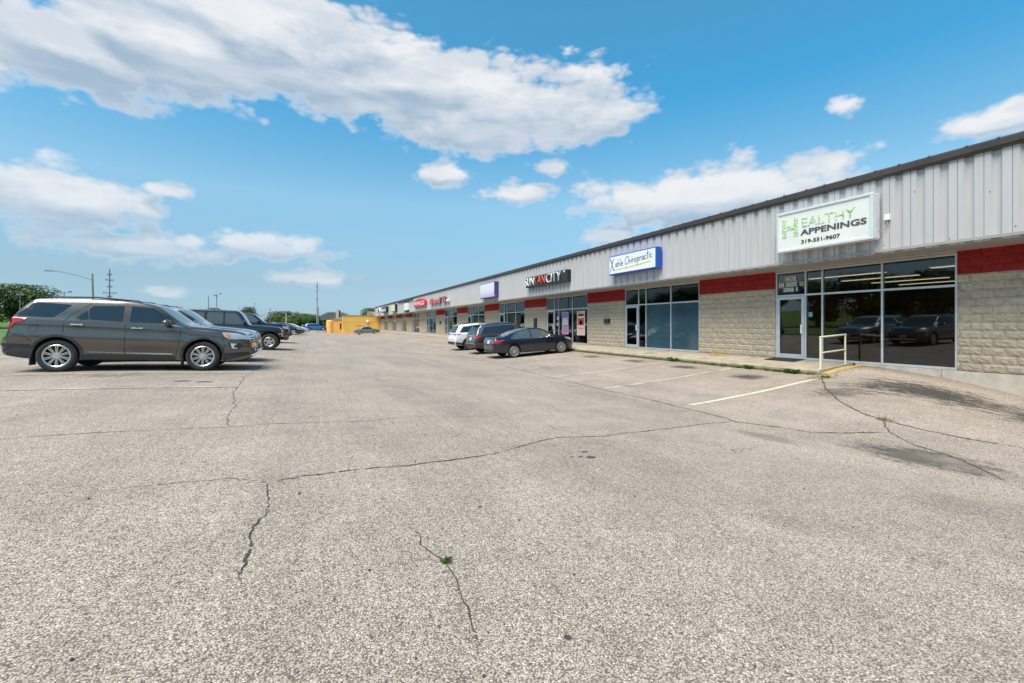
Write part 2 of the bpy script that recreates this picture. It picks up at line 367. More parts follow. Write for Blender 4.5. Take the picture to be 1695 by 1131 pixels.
# cracks: jagged open joints, a part of the lot each
def crack(pts, w=.03, jit=.05, seed=0, step=.028):
    """an open joint: a ragged ribbon that thins, breaks off and sheds crumbs"""
    rnd = random.Random(seed); P = [Vector(p) for p in pts]; out = []
    for a, b in zip(P, P[1:]):
        n = max(1, int((b-a).length/step))
        for i in range(n): out.append(a.lerp(b, i/n))
    out.append(P[-1]); N = len(out); m = MB(); j = k = 0.; prev = None; wid = 1.
    for i, p in enumerate(out):
        d = (out[min(i+1, N-1)]-out[max(i-1, 0)]).normalized(); s = Vector((-d.y, d.x))
        k = k*.93+rnd.uniform(-jit, jit)*.16; j = j*.55+rnd.uniform(-jit, jit)*.22; t = min(1, min(i, N-1-i)/10+.1)
        wid = wid*.75+.25*rnd.choice((.0, .3, .8, 1.2, 1.7)); ww = .8*w*t*max(.12, wid); c = p+s*(j+k); r = []
        for q in (-1, 1): b = c+s*ww*.5*q*rnd.uniform(.5, 1.3); r.append((b.x, b.y, G(b.x, b.y)+.005))
        if prev and rnd.random() > .05: m.add([prev[1], prev[0], r[0], r[1]], [(0,1,2,3)])
        prev = r
        if rnd.random() < .22:
            b = c+s*rnd.gauss(0, w*1.1); e = rnd.uniform(.15, .5)*w; m.add([(b.x-e, b.y, G(b.x, b.y)+.0055), (b.x, b.y-e*.7, G(b.x, b.y)+.0055), (b.x+e, b.y, G(b.x, b.y)+.0055), (b.x, b.y+e*.8, G(b.x, b.y)+.0055)], [(0,1,2,3)])
    return m.obj('crack', M_CRACK, lot)
crack([(7.9,60),(7.85,40),(7.81,21.),(7.37,13.66),(7.38,11.58),(7.30,10.26),(7.37,8.86),(7.29,7.40),(7.2,6.24),(7.1,5.95),(7.42,5.31),(7.53,4.85),(7.95,4.55),(8.6,4.25)], .045, .03, 1)
crack([(7.1,5.97),(6.4,5.95),(5.85,5.80),(4.83,5.53),(3.77,5.29),(3.07,5.34),(2.54,5.10),(1.9,4.72),(1.3,4.58),(.67,4.47),(.04,4.41),(-.33,4.31)], .026, .045, 2)
crack([(-.33,4.31),(-.62,4.48),(-.95,4.44),(-1.25,4.40),(-1.5,4.25)], .013, .05, 3)
crack([(-.33,4.31),(-.27,3.83),(-.28,3.60),(-.35,3.31),(-.33,3.05),(-.34,2.81),(-.33,2.62)], .022, .035, 4)
crack([(.59,3.10),(.66,2.96),(.64,2.81),(.72,2.58),(.72,2.36),(.70,2.14),(.68,1.95),(.66,1.80)], .013, .02, 5)
crack([(-7,6.0),(-3.14,6.34),(-2.36,6.48),(-1.68,6.54),(-.91,6.61),(-.45,6.76),(.06,6.76),(.86,6.78),(1.43,7.04)], .018, .03, 6)
crack([(13.24,8.2),(11.6,7.1),(10.3,5.95),(9.55,5.1),(9.35,4.71),(9.15,4.04),(9.09,3.49),(9.15,2.91),(9.2,1.)], .05, .03, 7)
crack([(9.35,4.71),(8.59,4.25),(8.07,3.70),(7.9,3.28),(7.69,2.95),(7.2,2.4)], .028, .04, 8)
crack([(-.91,6.61),(-1.04,7.85),(-1.2,9.3),(-1.35,10.74),(-1.41,12.48),(-1.35,15.4),(-1.2,19),(-.3,21.5),(-.2,26),(-.1,40)], .018, .09, 9, .05)
crack([(1.43,7.04),(2.6,6.9),(3.6,7.3),(5.2,7.2)], .010, .05, 10)
crack([(3.6,5.3),(3.3,5.8),(3.35,6.3)], .010, .04, 12); crack([(5.7,4.35),(5.1,4.3),(4.9,4.0)], .012, .04, 13)
crack([(2.2,9.),(2.1,10.5),(1.6,12),(2.,15)], .010, .12, 14); crack([(-2.6,2.3),(-2.1,2.45),(-1.7,2.5)], .012, .03, 15); crack([(-1.1,1.9),(-.85,2.0),(-.5,2.05)], .012, .03, 16)
crack([(-14,19.5),(-8,19.7),(-4,20),(0,20.3),(4,20.1),(7.8,20.4)], .025, .04, 17, .06)

m = MB(); rd = random.Random(31); prev = None
for i in range(330):
    y = 8.3+i*.1; w = .10+.09*rd.random(); r = ((13.42, y, G(13.40, y)+.02), (13.40-w, y, G(13.4-w, y)+.006))
    if prev: m.add([prev[0], r[0], r[1], prev[1]], [(0,1,2,3)])
    prev = r
m.obj('kerb_dirt', mat('kerb_silt', (.17, .135, .075), .95, var=.45, vscale=9), lot)
# raised walk along the shops, sloping to its kerb
WX0, WX1, WY0, WY1 = 13.4, 15.0, 8.35, 110.
walk = tag(empty('sidewalk', (0, 0, 0)), kind='structure')
def zw(x): return -.15*(15-x)/1.6
y = WY0; rw = random.Random(3)
while y < WY1:
    y2 = min(WY1, y+1.52); m = MB(); g = .006; dz = rw.uniform(-.006, .006)
    x0, x1 = WX0+.17, WX1
    vs = [(x0, y+g, zw(x0)+dz), (x1, y+g, zw(x1)+dz), (x1, y2-g, zw(x1)+dz), (x0, y2-g, zw(x0)+dz)]
    m.add(vs+[(a, b, c-.45) for a, b, c in vs], [(0,1,2,3),(0,4,5,1),(1,5,6,2),(2,6,7,3),(3,7,4,0)]); m.obj('slab', M_CONC, walk)
    kx0, kx1 = WX0-.012+rw.uniform(-.008, .008), WX0+.162
    v = [(kx0, y+g, -.6), (kx1, y+g, -.6), (kx1, y+g, zw(kx1)), (kx0+.03, y+g, zw(WX0)), (kx0, y+g, zw(WX0)-.03)]
    v += [(a, y2-g, c) for a, b, c in v]
    MB().add(v, [(0,1,2,3,4),(9,8,7,6,5),(3,2,7,8),(4,3,8,9),(0,4,9,5),(2,1,6,7)]).obj('kerb_stone', M_CONC, walk); y = y2
M_YPAINT = mat('worn_yellow_paint', (.50, .33, .08), .9, var=.3, vscale=14)
M_YPAINT2 = asphalt('worn_yellow_edge', (.55, .36, .10), .34)
m = MB(); rp = random.Random(8)
for k in range(2):
    yy = 12.65+k*.4
    m.add([(14.55, yy, zw(14.55)+.012), (14.92, yy+.02, zw(14.92)+.012), (14.93, yy+.38, zw(14.93)+.012), (14.5, yy+.34, zw(14.5)+.012)], [(0,1,2,3)])
m.obj('yellow_paint_patch', M_YPAINT, walk)
m = MB(); pts = [(13.42, 8.2), (13.9, 8.18), (14.4, 8.12), (14.9, 8.0), (14.93, 7.4)]
for a, b in zip(pts, pts[1:]):
    for t in range(6):
        p = Vector(a).lerp(Vector(b), t/6); q = Vector(a).lerp(Vector(b), (t+1)/6); w = rp.uniform(.08, .22)
        m.add([(p.x, p.y+.13, G(p.x, p.y)+.012), (q.x, q.y+.13, G(q.x, q.y)+.012), (q.x, q.y-w, G(q.x, q.y-w)+.012), (p.x, p.y-w, G(p.x, p.y-w)+.012)], [(3,2,1,0)])
m.obj('yellow_edge_paint', M_YPAINT2, lot)

# ================================================================== SHOP BUILDING
bld = empty('shop_building', (15, 50, 0), 0, 'long single-storey strip of shops with grey ribbed metal canopy over tan and red block', 'building')
def bp(o):                       # parent to the building keeping world coordinates
    o.parent = bld; o.matrix_parent_inverse = Matrix.Translation((-15, -50, 0)); return o
WX, ZR, ZS, FX, ZT = 15.0, 2.42, 3.03, 13.75, 5.02
SF = [(5.95,10.88),(14.31,19.27),(22.76,27.82),(31.36,36.42),(40.03,45.07),(48.78,53.81),(57.97,63.1),(67.87,72.91),(77.6,82.2),(87.6,92.1),(97.6,103.2)]
Y0B, Y1B = -6., 108.
piers = []; y = Y0B
for a, b in SF: piers.append((y, a)); y = b
piers.append((y, Y1B))
for a, b in piers: bp(MB().box(WX+.035, WX+.24, a, b, 0, ZS+.35).obj('mortar_wall', M_MORTAR))
for a, b in SF: bp(MB().box(WX+.0, WX+.24, a, b, 2.985, ZS+.35).obj('lintel', M_SOFFIT))
m = MB()
yy = Y0B
while yy < 8.3:
    y2 = min(8.3, yy+2.45); m.bbox(WX-.02, WX+.22, yy+.004, y2-.004, -2.4, -.012, .008); yy = y2
bp(m.obj('foundation', M_FOUND))
m = MB().box(WX+.24, 45, Y0B, Y1B, ZS+.7, 4.9); m.box(WX+.3, 45, Y1B-.2, Y1B, -.9, 4.9); m.box(WX+.3, 45, Y0B, Y0B+.2, -2.5, 4.9); bp(m.obj('roof_mass', M_PANEL))
# split-face blocks
def block_mesh(seed, rough=.024):
    r = random.Random(seed); vs = []; fs = []; nx, nz = 6, 4
    for j in range(nz+1):
        for i in range(nx+1):
            edge = i in (0, nx) or j in (0, nz)
            vs.append((0. if not edge else .007, i/nx, j/nz)) if edge else vs.append((-r.uniform(0, rough)-.004, i/nx+r.uniform(-.04, .04), j/nz+r.uniform(-.05, .05)))
    n = nx+1
    for j in range(nz):
        for i in range(nx):
            a = j*n+i
            fs.append((a, a+n, a+n+1, a+1))
    rim = [i for i in range(n)]+[j*n+nx for j in range(1, nz+1)]+[nz*n+i for i in range(nx-1, -1, -1)]+[j*n for j in range(nz-1, 0, -1)]
    b = len(vs); vs += [(.06, vs[i][1], vs[i][2]) for i in rim]; L = len(rim)
    fs += [(rim[i], rim[(i+1) % L], b+(i+1) % L, b+i) for i in range(L)]
    return vs, fs
BV = [block_mesh(s) for s in range(6)]; RV = [block_mesh(s+20, .006) for s in range(4)]
def mk(vf, m_):
    me = bpy.data.meshes.new('block'); me.from_pydata(vf[0], [], vf[1]); me.materials.append(m_); me.update(); return me
BM_ = [mk(v, M_BLOCK) for v in BV]; RM_ = [mk(v, M_RED) for v in RV]
CH = 3.03/15; rb = random.Random(11); far_v = MB(); nblk = 0; todo = []
for pi, (a, b) in enumerate(piers):
    a = max(a, 3.7)
    for c in range(15):
        off = 0 if c % 2 else .2032; y = a - (a % .4064) - .4064 + off
        while y < b-.001:
            y0, y1 = max(a, y), min(b, y+.4064); y += .4064
            if y1-y0 < .03: continue
            todo.append((y0, y1, c, pi))
todo.sort(key=lambda q: q[0])
for (y0, y1, c, pi) in todo:
    red = c >= 12; z0 = c*CH
    if pi == 7 and red: red = False
    if nblk < 300:
        o = bpy.data.objects.new('block', rb.choice(RM_ if red else BM_)); link(o); bp(o); nblk += 1
        o.location = (WX+rb.uniform(-.004, .003), y0+.0025, z0+.0025); o.scale = (1, y1-y0-.005, CH-.005)
    else:
        vf = rb.choice(RV if red else BV)
        far_v.add([(WX+x, y0+.004+u*(y1-y0-.008), z0+.004+w*(CH-.008)) for x, u, w in vf[0]], vf[1], 1 if red else 0)
o = bp(far_v.obj('far_blocks', [M_BLOCK, M_RED])); o['kind'] = 'stuff'
# canopy: soffit boards, ribbed fascia panels, dark roof trim with its clips
m = MB()
sx = [FX+.03, 14.05, 14.36, 14.67, 14.99]
for p, q in zip(sx, sx[1:]):
    bp(MB().box(p+.004, q-.004, Y0B, Y1B, ZS, ZS+.03).obj('soffit_board', M_SOFFIT))
bp(MB().box(FX-.02, FX+.16, Y0B, Y1B, ZS+.034, ZS+.1).obj('canopy_frame', M_SOFFIT))
PW = .452
def panel_geom(y0, zb=ZS-.005, zt=ZT):
    pr = [(0, .075), (.034, .012), (.133, .010), (.1375, .032), (.1445, .032), (.149, .010), (.30, .010), (.322, .075), (PW, .075)]   # (y, depth back)
    vs = [(FX+d, y0+u, z) for u, d in pr for z in (zb, zt)]
    n = len(pr); return vs, [(2*i, 2*i+1, 2*i+3, 2*i+2) for i in range(n-1)]
pv, pf = panel_geom(0)
pme = bpy.data.meshes.new('fascia_panel'); pme.from_pydata(pv, [], pf); pme.materials.append(M_PANEL); pme.update()
NP = int((Y1B-Y0B)/PW); farp = MB(); ystart = 4.40-PW*23
for i in range(NP+2):
    y0 = ystart+i*PW
    if y0+PW > Y1B: break
    if 3.3 < y0 < 62: 
        o = bpy.data.objects.new('fascia_panel', pme); link(o); bp(o); o.location = (0, y0, 0)
    else: farp.add(*panel_geom(y0))
o = bp(farp.obj('far_fascia_panels', M_PANEL)); o['kind'] = 'stuff'
m = MB(); m.box(FX+.085, FX+.16, Y0B, Y1B, ZS+.1, ZT+.2); bp(m.obj('fascia_backing', M_PANEL))
bp(MB().box(FX-.0, 15.24, Y1B-.02, Y1B+.05, ZS-.005, ZT).obj('fascia_end', M_PANEL))
prof = [(FX+.2, 5.0), (FX-.045, 5.0), (FX-.05, 5.035), (FX-.08, 5.06), (FX-.08, 5.19), (FX-.06, 5.225), (FX+.2, 5.25)]
yy = Y0B; tn = 0
while yy < Y1B:
    y2 = min(Y1B+.05, yy+3.05); v = [(a, yy, b) for a, b in prof]+[(a, y2-.006, b) for a, b in prof]; n = len(prof)
    bp(MB().add(v, [(i, i+1, n+i+1, n+i) for i in range(n-1)]+[tuple(range(n-1, -1, -1)), tuple(range(n, 2*n))]).obj('roof_trim', M_TRIM)); yy = y2
for i in range(120):
    yy = 3.4+i*.61+(.08 if i % 3 else 0)
    bp(MB().box(FX-.088, FX-.05, yy, yy+.05, 5.22, 5.245).obj('trim_clip', M_STEEL)) if i < 60 else None
m = MB()
for i in range(90):
    yy = 3.6+rb.random()*40; zz = rb.choice((3.2, 3.25, 4.1, 4.45))+rb.uniform(-.04, .04)
    u = ((yy-ystart) % PW)
    if .03 < u < .29: m.add([(FX+.006, yy-.012, zz-.012), (FX+.006, yy+.012, zz-.012), (FX+.006, yy+.012, zz+.012), (FX+.006, yy-.012, zz+.012)], [(0,3,2,1)])
bp(m.obj('panel_screws', mat('rust_screw', (.12, .10, .09), .7)))

# storefronts: aluminium frames, panes, doors
def text_mesh(name, body, parent, m_, origin, w, h, ext=.004, bold=0., shear=0., face='-X', keep=False):
    cu = bpy.data.curves.new(name, 'FONT'); cu.body = body; cu.extrude = ext; cu.offset = bold; cu.shear = shear; cu.resolution_u = 3
    t = bpy.data.objects.new(name, cu); C.objects.link(t); dg = bpy.context.evaluated_depsgraph_get()
    me = bpy.data.meshes.new_from_object(t.evaluated_get(dg)); bpy.data.objects.remove(t); me.name = name
    xs = [v.co.x for v in me.vertices]; ys = [v.co.y for v in me.vertices]
    sx = w/(max(xs)-min(xs)); sy = h/(max(ys)-min(ys))
    for v in me.vertices:
        a, b, c = (v.co.x-min(xs))*sx, (v.co.y-min(ys))*sy, v.co.z
        v.co = (origin[0]-c, origin[1]-a, origin[2]+b)
    me.materials.clear(); me.materials.append(m_); me.update()
    o = bpy.data.objects.new(name, me); link(o, parent); return o
XF0, XF1, XG = WX+.03, WX+.13, WX+.08
M_FILM = mat('teal_window_film', (.045, .095, .125), .06, spec=.6, var=.12, vscale=.8)
M_BLIND = mat('window_blind', (.30, .29, .26), .7)
GL = []
for si, (a, b) in enumerate(SF):
    k = (b-a)/4.93; yd = b-1.05*k; ys_ = yd-.54*k; ym = (ys_+a)/2
    fr = MB(); t = .05 if si < 4 else .06
    for yv in (a+t/2, ym, ys_, yd, b-t/2): fr.bbox(XF0, XF1, yv-t/2, yv+t/2, -.005, 2.982, .004)
    e = .001
    fr.bbox(XF0+.002, XF1-.002, a+e, b-e, 2.93, 2.98, .004); fr.bbox(XF0+.002, XF1-.002, a+e, b-e, 2.125, 2.185, .004); fr.bbox(XF0+.002, XF1-.002, a+e, yd, -.004, .06, .004)
    f = bp(fr.obj('window_frame', M_ALU))
    def pane(y0, y1, z0, z1, m_=M_GLASS, x=XG):
        o = MB().box(x-.004, x+.004, y0, y1, z0, z1).obj('pane', m_, f); return o
    for y0, y1 in ((a+t, ym-t/2), (ym+t/2, ys_-t/2), (ys_+t/2, yd-t/2)): pane(y0, y1, .06, 2.125, M_FILM if si == 1 and y1 < ys_ else M_GLASS); pane(y0, y1, 2.185, 2.93)
    pane(yd+t/2, b-t, 2.185, 2.93)
    # door with its own stiles, glass, pull and closer
    d0, d1 = yd+t/2+.006, b-t-.006
    dm = MB(); x0, x1 = XF0-.008, XF0+.05
    for y0, y1, z0, z1 in ((d0, d0+.10, .012, 2.115), (d1-.10, d1, .012, 2.115), (d0+.1, d1-.1, .012, .16), (d0+.1, d1-.1, 2.02, 2.115)): dm.bbox(x0, x1, y0, y1, z0, z1, .004)
    dr = bp(dm.obj('door', M_ALU))
    MB().box(x0+.02, x0+.028, d0+.1, d1-.1, .16, 2.02).obj('door_pane', M_GLASS, dr)
    h = MB(); h.bbox(x0-.07, x0-.045, d0+.03, d0+.09, .86, 1.16, .008); h.box(x0-.05, x0, d0+.04, d0+.08, .9, .94); h.box(x0-.05, x0, d0+.04, d0+.08, 1.08, 1.12); h.obj('door_pull', M_WHITE, dr)
    MB().box(x1, x1+.05, d0+.12, d1-.12, 1.0, 1.05).obj('push_bar', M_STEEL, dr)
    # the room behind the glass
    iw = MB(); D = 9. if si == 0 else 6.
    iw.add([(WX+.25, a-1, 0), (WX+D, a-1, 0), (WX+D, b+1, 0), (WX+.25, b+1, 0), (WX+.25, a-1, 3.3), (WX+D, a-1, 3.3), (WX+D, b+1, 3.3), (WX+.25, b+1, 3.3)], [(1,2,6,5)], 0)
    iw.add([(WX+.14, a-1, -.006), (WX+D, a-1, -.006), (WX+D, b+1, -.006), (WX+.14, b+1, -.006)], [(0,1,2,3)], 1)
    iw.add([(WX+.25, a-1, 0), (WX+D, a-1, 0), (WX+D, a-1, 3.3), (WX+.25, a-1, 3.3)], [(0,1,2,3)], 0); iw.add([(WX+.25, b+1, 0), (WX+D, b+1, 0), (WX+D, b+1, 3.3), (WX+.25, b+1, 3.3)], [(3,2,1,0)], 2)
    iw.add([(WX+.25, a-1, 3.3), (WX+D, a-1, 3.3), (WX+D, b+1, 3.3), (WX+.25, b+1, 3.3)], [(3,2,1,0)], 3)
    bp(iw.obj('shop_interior', [mat('interior_wall', (.24, .14, .085), .9), mat('interior_carpet', (.05, .045, .042), .95), mat('interior_brown_wall', (.34, .12, .05), .8), mat('interior_ceiling', (.16, .15, .14), .9)]))
    if 2 <= si <= 8:      # shop fittings seen dimly through the panes
        r = random.Random(si)
        for q in range(4):
            it = MB(); y = r.uniform(a+.4, b-1.4); x = WX+r.uniform(.8, 3.5); hgt = r.uniform(.7, 1.7); it.bbox(x, x+r.uniform(.3, .7), y, y+r.uniform(.4, 1.2), 0, hgt, .02)
            o = it.obj('shop_counter', mat('fittings%d' % (si % 3), ((.30,.28,.25), (.42,.41,.39), (.2,.14,.1))[si % 3], .6)); bp(o)
# ================================================================== SIGNS AND SMALL THINGS ON THE SHOPS
def sign_root(name, y, z, label, cat='sign', group=None): return empty(name, (FX, y, z), 0, label, cat, group)
def wp(o, root):                 # parent keeping world coordinates
    o.parent = root; o.matrix_parent_inverse = Matrix.Translation(-Vector(root.location)) if root.rotation_euler.z == 0 else root.matrix_world.inverted(); return o
def leafy(name, a, b):
    m_ = bpy.data.materials.new(name); m_.use_nodes = True; T = NT(m_.node_tree); bs = T.n['Principled BSDF']
    g = T.new('ShaderNodeNewGeometry'); n = T.noise(g.outputs['Position'], 22, 4, .6)
    T.l.new(T.mix(T.ramp(n, .44, .50), a, b), bs.inputs['Base Color']); bs.inputs['Roughness'].default_value = .5; return m_
M_SIGNFACE = mat('ivory_sign_face', (.74, .75, .70), .4, var=.03, vscale=2)
M_SFRAME = mat('sign_frame', (.70, .72, .75), .4, .2, var=.06, vscale=5)
s = sign_root('shop_sign', 8.3, 3.4, 'ivory lightbox sign with leafy green lettering and phone number above the nearest shop')
m = MB(); m.bbox(13.44, FX-.0, 7.0, 9.67, 3.395, 4.62, .04); wp(m.obj('cabinet', M_SFRAME), s)
m = MB()
for y0, y1, z0, z1 in ((7.0, 9.67, 3.395, 3.47), (7.0, 9.67, 4.545, 4.62), (7.0, 7.07, 3.47, 4.545), (9.6, 9.67, 3.47, 4.545)): m.bbox(13.40, 13.45, y0, y1, z0, z1, .012)
wp(m.obj('frame', M_SFRAME), s)
wp(MB().box(13.43, 13.439, 7.07, 9.6, 3.47, 4.545).obj('face', M_SIGNFACE), s)
wp(text_mesh('lettering', 'H', None, leafy('leaf_green', (.17, .40, .03), (.66, .72, .58)), (13.424, 9.50, 3.83), .50, .56, .003, .04), s)
wp(text_mesh('lettering', 'EALTHY', None, leafy('leaf_green_thin', (.17, .40, .05), (.62, .70, .55)), (13.424, 8.88, 4.06), 1.45, .27, .003, .0), s)
wp(text_mesh('lettering', 'APPENINGS', None, mat('sign_grey', (.075, .075, .085), .5), (13.424, 8.93, 3.82), 1.78, .175, .003, .03), s)
wp(text_mesh('lettering', '319-551-9607', None, mat('sign_black', (.012, .012, .013), .5), (13.424, 8.90, 3.57), 1.09, .115, .003, .018), s)
b = sign_root('junction_box', 6.84, 3.88, 'small white electrical box with a drooping cable beside the ivory lightbox sign', 'electrical box')
wp(MB().bbox(13.68, 13.76, 6.77, 6.89, 3.87, 4.02, .01).obj('box', M_WHITE), b)
pts = [(13.72, 6.83, 3.87), (13.71, 6.82, 3.76), (13.70, 6.86, 3.68), (13.68, 6.94, 3.63), (13.66, 7.0, 3.63)]; m = MB()
for p, q in zip(pts, pts[1:]): m.tube(p, q, .009, n=6)
wp(m.obj('cable', M_STEEL), b)
# blue and white script sign
M_BLUE = mat('sign_blue', (.015, .10, .50), .4); M_SWHITE = mat('sign_white', (.80, .82, .86), .4, var=.02)
s = sign_root('shop_sign', 16.8, 3.57, 'blue-edged white lightbox sign with handwritten lettering and yellow underline')
wp(MB().bbox(13.44, FX, 15.14, 18.49, 3.57, 4.49, .02).obj('cabinet', M_BLUE), s)
wp(MB().box(13.425, 13.437, 15.19, 18.43, 3.625, 4.435).obj('face', M_SWHITE), s)
GLY = {'a': (.5, [[(.42,.42),(.25,.5),(.06,.34),(.08,.08),(.25,.02),(.42,.3),(.44,.48),(.42,.1),(.52,.0)]]), 'h': (.5, [[(.1,1.),(.08,0)], [(.08,.25),(.25,.48),(.38,.42),(.40,0)]]),
       'l': (.22, [[(.1,1.05),(.08,.1),(.18,0)]]), 'e': (.45, [[(.06,.25),(.36,.3),(.3,.48),(.12,.42),(.05,.15),(.2,0),(.42,.1)]]), 'C': (.75, [[(.68,.95),(.5,1.05),(.2,.8),(.06,.4),(.2,.05),(.45,.02),(.65,.2)]]),
       'i': (.2, [[(.1,.5),(.1,.05)], [(.12,.72),(.14,.78)]]), 'r': (.38, [[(.08,.5),(.08,0)], [(.08,.28),(.22,.46),(.36,.46)]]), 'o': (.5, [[(.25,.5),(.06,.3),(.1,.05),(.3,.0),(.45,.22),(.38,.46),(.25,.5)]]),
       'p': (.5, [[(.1,.5),(.08,-.62)], [(.1,.35),(.28,.5),(.44,.35),(.34,.06),(.1,.05)]]), 'c': (.42, [[(.38,.44),(.2,.5),(.06,.25),(.16,.02),(.38,.08)]]), 't': (.36, [[(.2,1.1),(.16,.05),(.28,0)], [(.0,.62),(.36,.7)]]), ' ': (.28, [])}
def ribbon3(m, pts, w, ox, oy, oz, sx, sz, x):
    P = [Vector((oy-p[0]*sx, oz+p[1]*sz)) for p in pts]
    for p, q in zip(P, P[1:]):
        d = (q-p); 
        if d.length < 1e-6: continue
        d.normalize(); n = Vector((-d.y, d.x))*w/2; p2, q2 = p-d*w*.3, q+d*w*.3
        m.add([(x, *(p2-n)), (x, *(q2-n)), (x, *(q2+n)), (x, *(p2+n))], [(0,1,2,3)])
m = MB(); cy = 17.96
for ch in 'ahle Chiropractic':
    w, st = GLY[ch]
    rise = (17.96-cy)*.055
    for q in st: ribbon3(m, q, .032, 0, cy, 3.92+rise, .34, .34, 13.421)
    cy -= w*.34+.012
M_INK = mat('sign_ink', (.03, .06, .085), .5)
wp(m.obj('lettering', M_INK), s)
m = MB(); ribbon3(m, [(0, .62), (.10, .45), (.2, .2), (.3, -.12), (.42, -.36)], .055, 0, 18.36, 3.98, .75, .62, 13.4205); ribbon3(m, [(.42, .58), (.3, .35), (.2, .1), (.1, -.2), (0, -.42)], .04, 0, 18.36, 3.98, .75, .62, 13.4195); wp(m.obj('lettering', mat('sign_teal', (.03, .13, .26), .5)), s)
m = MB(); ribbon3(m, [(0, 0), (.35, .05), (.75, .13), (1., .21)], .052, 0, 17.98, 3.775, 2.5, .62, 13.423); ribbon3(m, [(0,0),(.02,.1)], .07, 0, 18.22, 4.2, .5, .5, 13.417); wp(m.obj('underline', mat('sign_yellow', (.62, .56, .03), .5)), s)
# black sign with raised letters
M_SBLACK = mat('sign_black_cabinet', (.022, .021, .023), .35)
s = sign_root('shop_sign', 25.3, 3.67, 'long black sign with thin raised white and red capital letters')
wp(MB().bbox(13.5, FX, 22.53, 28.05, 3.67, 4.35, .02).obj('cabinet', M_SBLACK), s)
ML = mat('letter_white', (.82, .83, .84), .35); MR = mat('letter_red', (.70, .13, .09), .4)
wp(text_mesh('letters', 'SUN', None, ML, (13.46, 28.0, 3.77), 1.30, .52, .03, -.02), s); wp(text_mesh('letters', 'TAN', None, MR, (13.44, 26.62, 3.78), 1.50, .50, .03, -.02), s)
wp(text_mesh('letters', 'CITY', None, ML, (13.44, 24.95, 3.77), 1.75, .54, .03, -.02), s)
wp(MB().bbox(13.44, 13.5, 22.78, 22.9, 4.20, 4.29, .01).obj('registered_mark', ML), s)
# blank sign with purple return
def lav():
    m_ = bpy.data.materials.new('lavender_face'); m_.use_nodes = True; T = NT(m_.node_tree); b = T.n['Principled BSDF']; g = T.new('ShaderNodeNewGeometry')
    sp = T.new('ShaderNodeSeparateXYZ'); T.l.new(g.outputs['Position'], sp.inputs[0])
    T.l.new(T.mix(T.ramp(T.m('ADD', sp.outputs[2], T.m('MULTIPLY', T.noise(g.outputs['Position'], 3), .3)), 3.5, 4.3), (.50, .40, .66), (.74, .73, .80)), b.inputs['Base Color']); b.inputs['Roughness'].default_value = .4; return m_
s = sign_root('shop_sign', 35.1, 3.38, 'blank lavender-white lightbox sign with dark purple side')
wp(MB().bbox(13.40, FX, 33.5, 36.85, 3.37, 4.62, .02).obj('cabinet', mat('sign_purple', (.075, .055, .22), .4)), s)
wp(MB().box(13.385, 13.397, 33.58, 36.78, 3.43, 4.56).obj('face', lav()), s)
m = MB().box(13.38, 13.42, 33.44, 33.5, 3.44, 3.5); wp(m.obj('label_plate', M_WHITE), s)
# red script letters with dark returns and a white lamp at the end
MDR = mat('letter_dark_red', (.30, .03, .04), .4); MDK = mat('letter_return', (.03, .012, .014), .5)
s = sign_root('shop_sign', 51.6, 3.66, 'dark red channel letters on black backing over the sixth shop')
for dx, mm, e in ((.0, MDK, .09), (-.10, mat('letter_pink', (.62, .16, .18), .4), .01)):
    wp(text_mesh('letters', 'Brandi St', None, mm, (13.60+dx, 55.3, 3.66), 7.2, .66, e, .03, .1), s)
wp(MB().bbox(13.5, 13.75, 47.1, 47.9, 3.68, 3.95, .03).obj('lamp_box', M_WHITE), s)
# arched red sign
s = sign_root('shop_sign', 61., 3.62, 'bright red arched sign with pale lettering')
arc = [(0, 0), (0, .62)]+[(6.9*(1-math.cos(t))/2, .62+.42*math.sin(t)) for t in [math.pi*i/10 for i in range(1, 10)]]+[(6.9, .55), (6.9, 0)]
vs = [(13.5, 64.6-a, 3.62+b) for a, b in arc]+[(13.75, 64.6-a, 3.62+b) for a, b in arc]; n = len(arc)
wp(mesh('panel', vs, [tuple(range(n-1, -1, -1)), tuple(range(n, 2*n))]+[(i, (i+1) % n, n+(i+1) % n, n+i) for i in range(n)], mat('sign_red', (.62, .02, .025), .4)), s)
wp(text_mesh('letters', 'WINGS', None, mat('letter_pale_red', (.85, .45, .42), .4), (13.46, 64.2, 3.74), 6.1, .55, .03, .02), s)
# white shade, thin black lettering, and the far cabinets
s = sign_root('wall_panel', 70.4, 3.2, 'pale upright panel with black top and bottom brackets near the far signs')
wp(MB().bbox(13.52, 13.75, 68.9, 71.9, 3.4, 4.5, .02).obj('panel', M_WHITE), s); wp(MB().bbox(13.5, 13.75, 68.9, 71.9, 4.52, 4.66, .02).obj('bracket', M_SBLACK), s); wp(MB().bbox(13.5, 13.75, 69.2, 71.8, 3.16, 3.36, .02).obj('bracket', M_SBLACK), s)
s = sign_root('shop_sign', 72, 4.73, 'thin line of small black letters high under the roof edge')
wp(text_mesh('letters', 'IIIIIIIIIIII', None, MDK, (13.66, 77.5, 4.73), 11.3, .16, .05, .03), s)
s = sign_root('shop_sign', 81.3, 3.5, 'square pale yellow lightbox sign with black side')
wp(MB().bbox(13.35, FX, 79.1, 83.5, 3.48, 4.74, .02).obj('cabinet', M_SBLACK), s); wp(MB().box(13.335, 13.348, 79.2, 83.4, 3.54, 4.68).obj('face', mat('yellow_face', (.68, .66, .42), .4, var=.2, vscale=.6)), s)
s = sign_root('shop_sign', 91.5, 3.56, 'small dark grey lightbox sign with pale face between yellow sign and emblem')
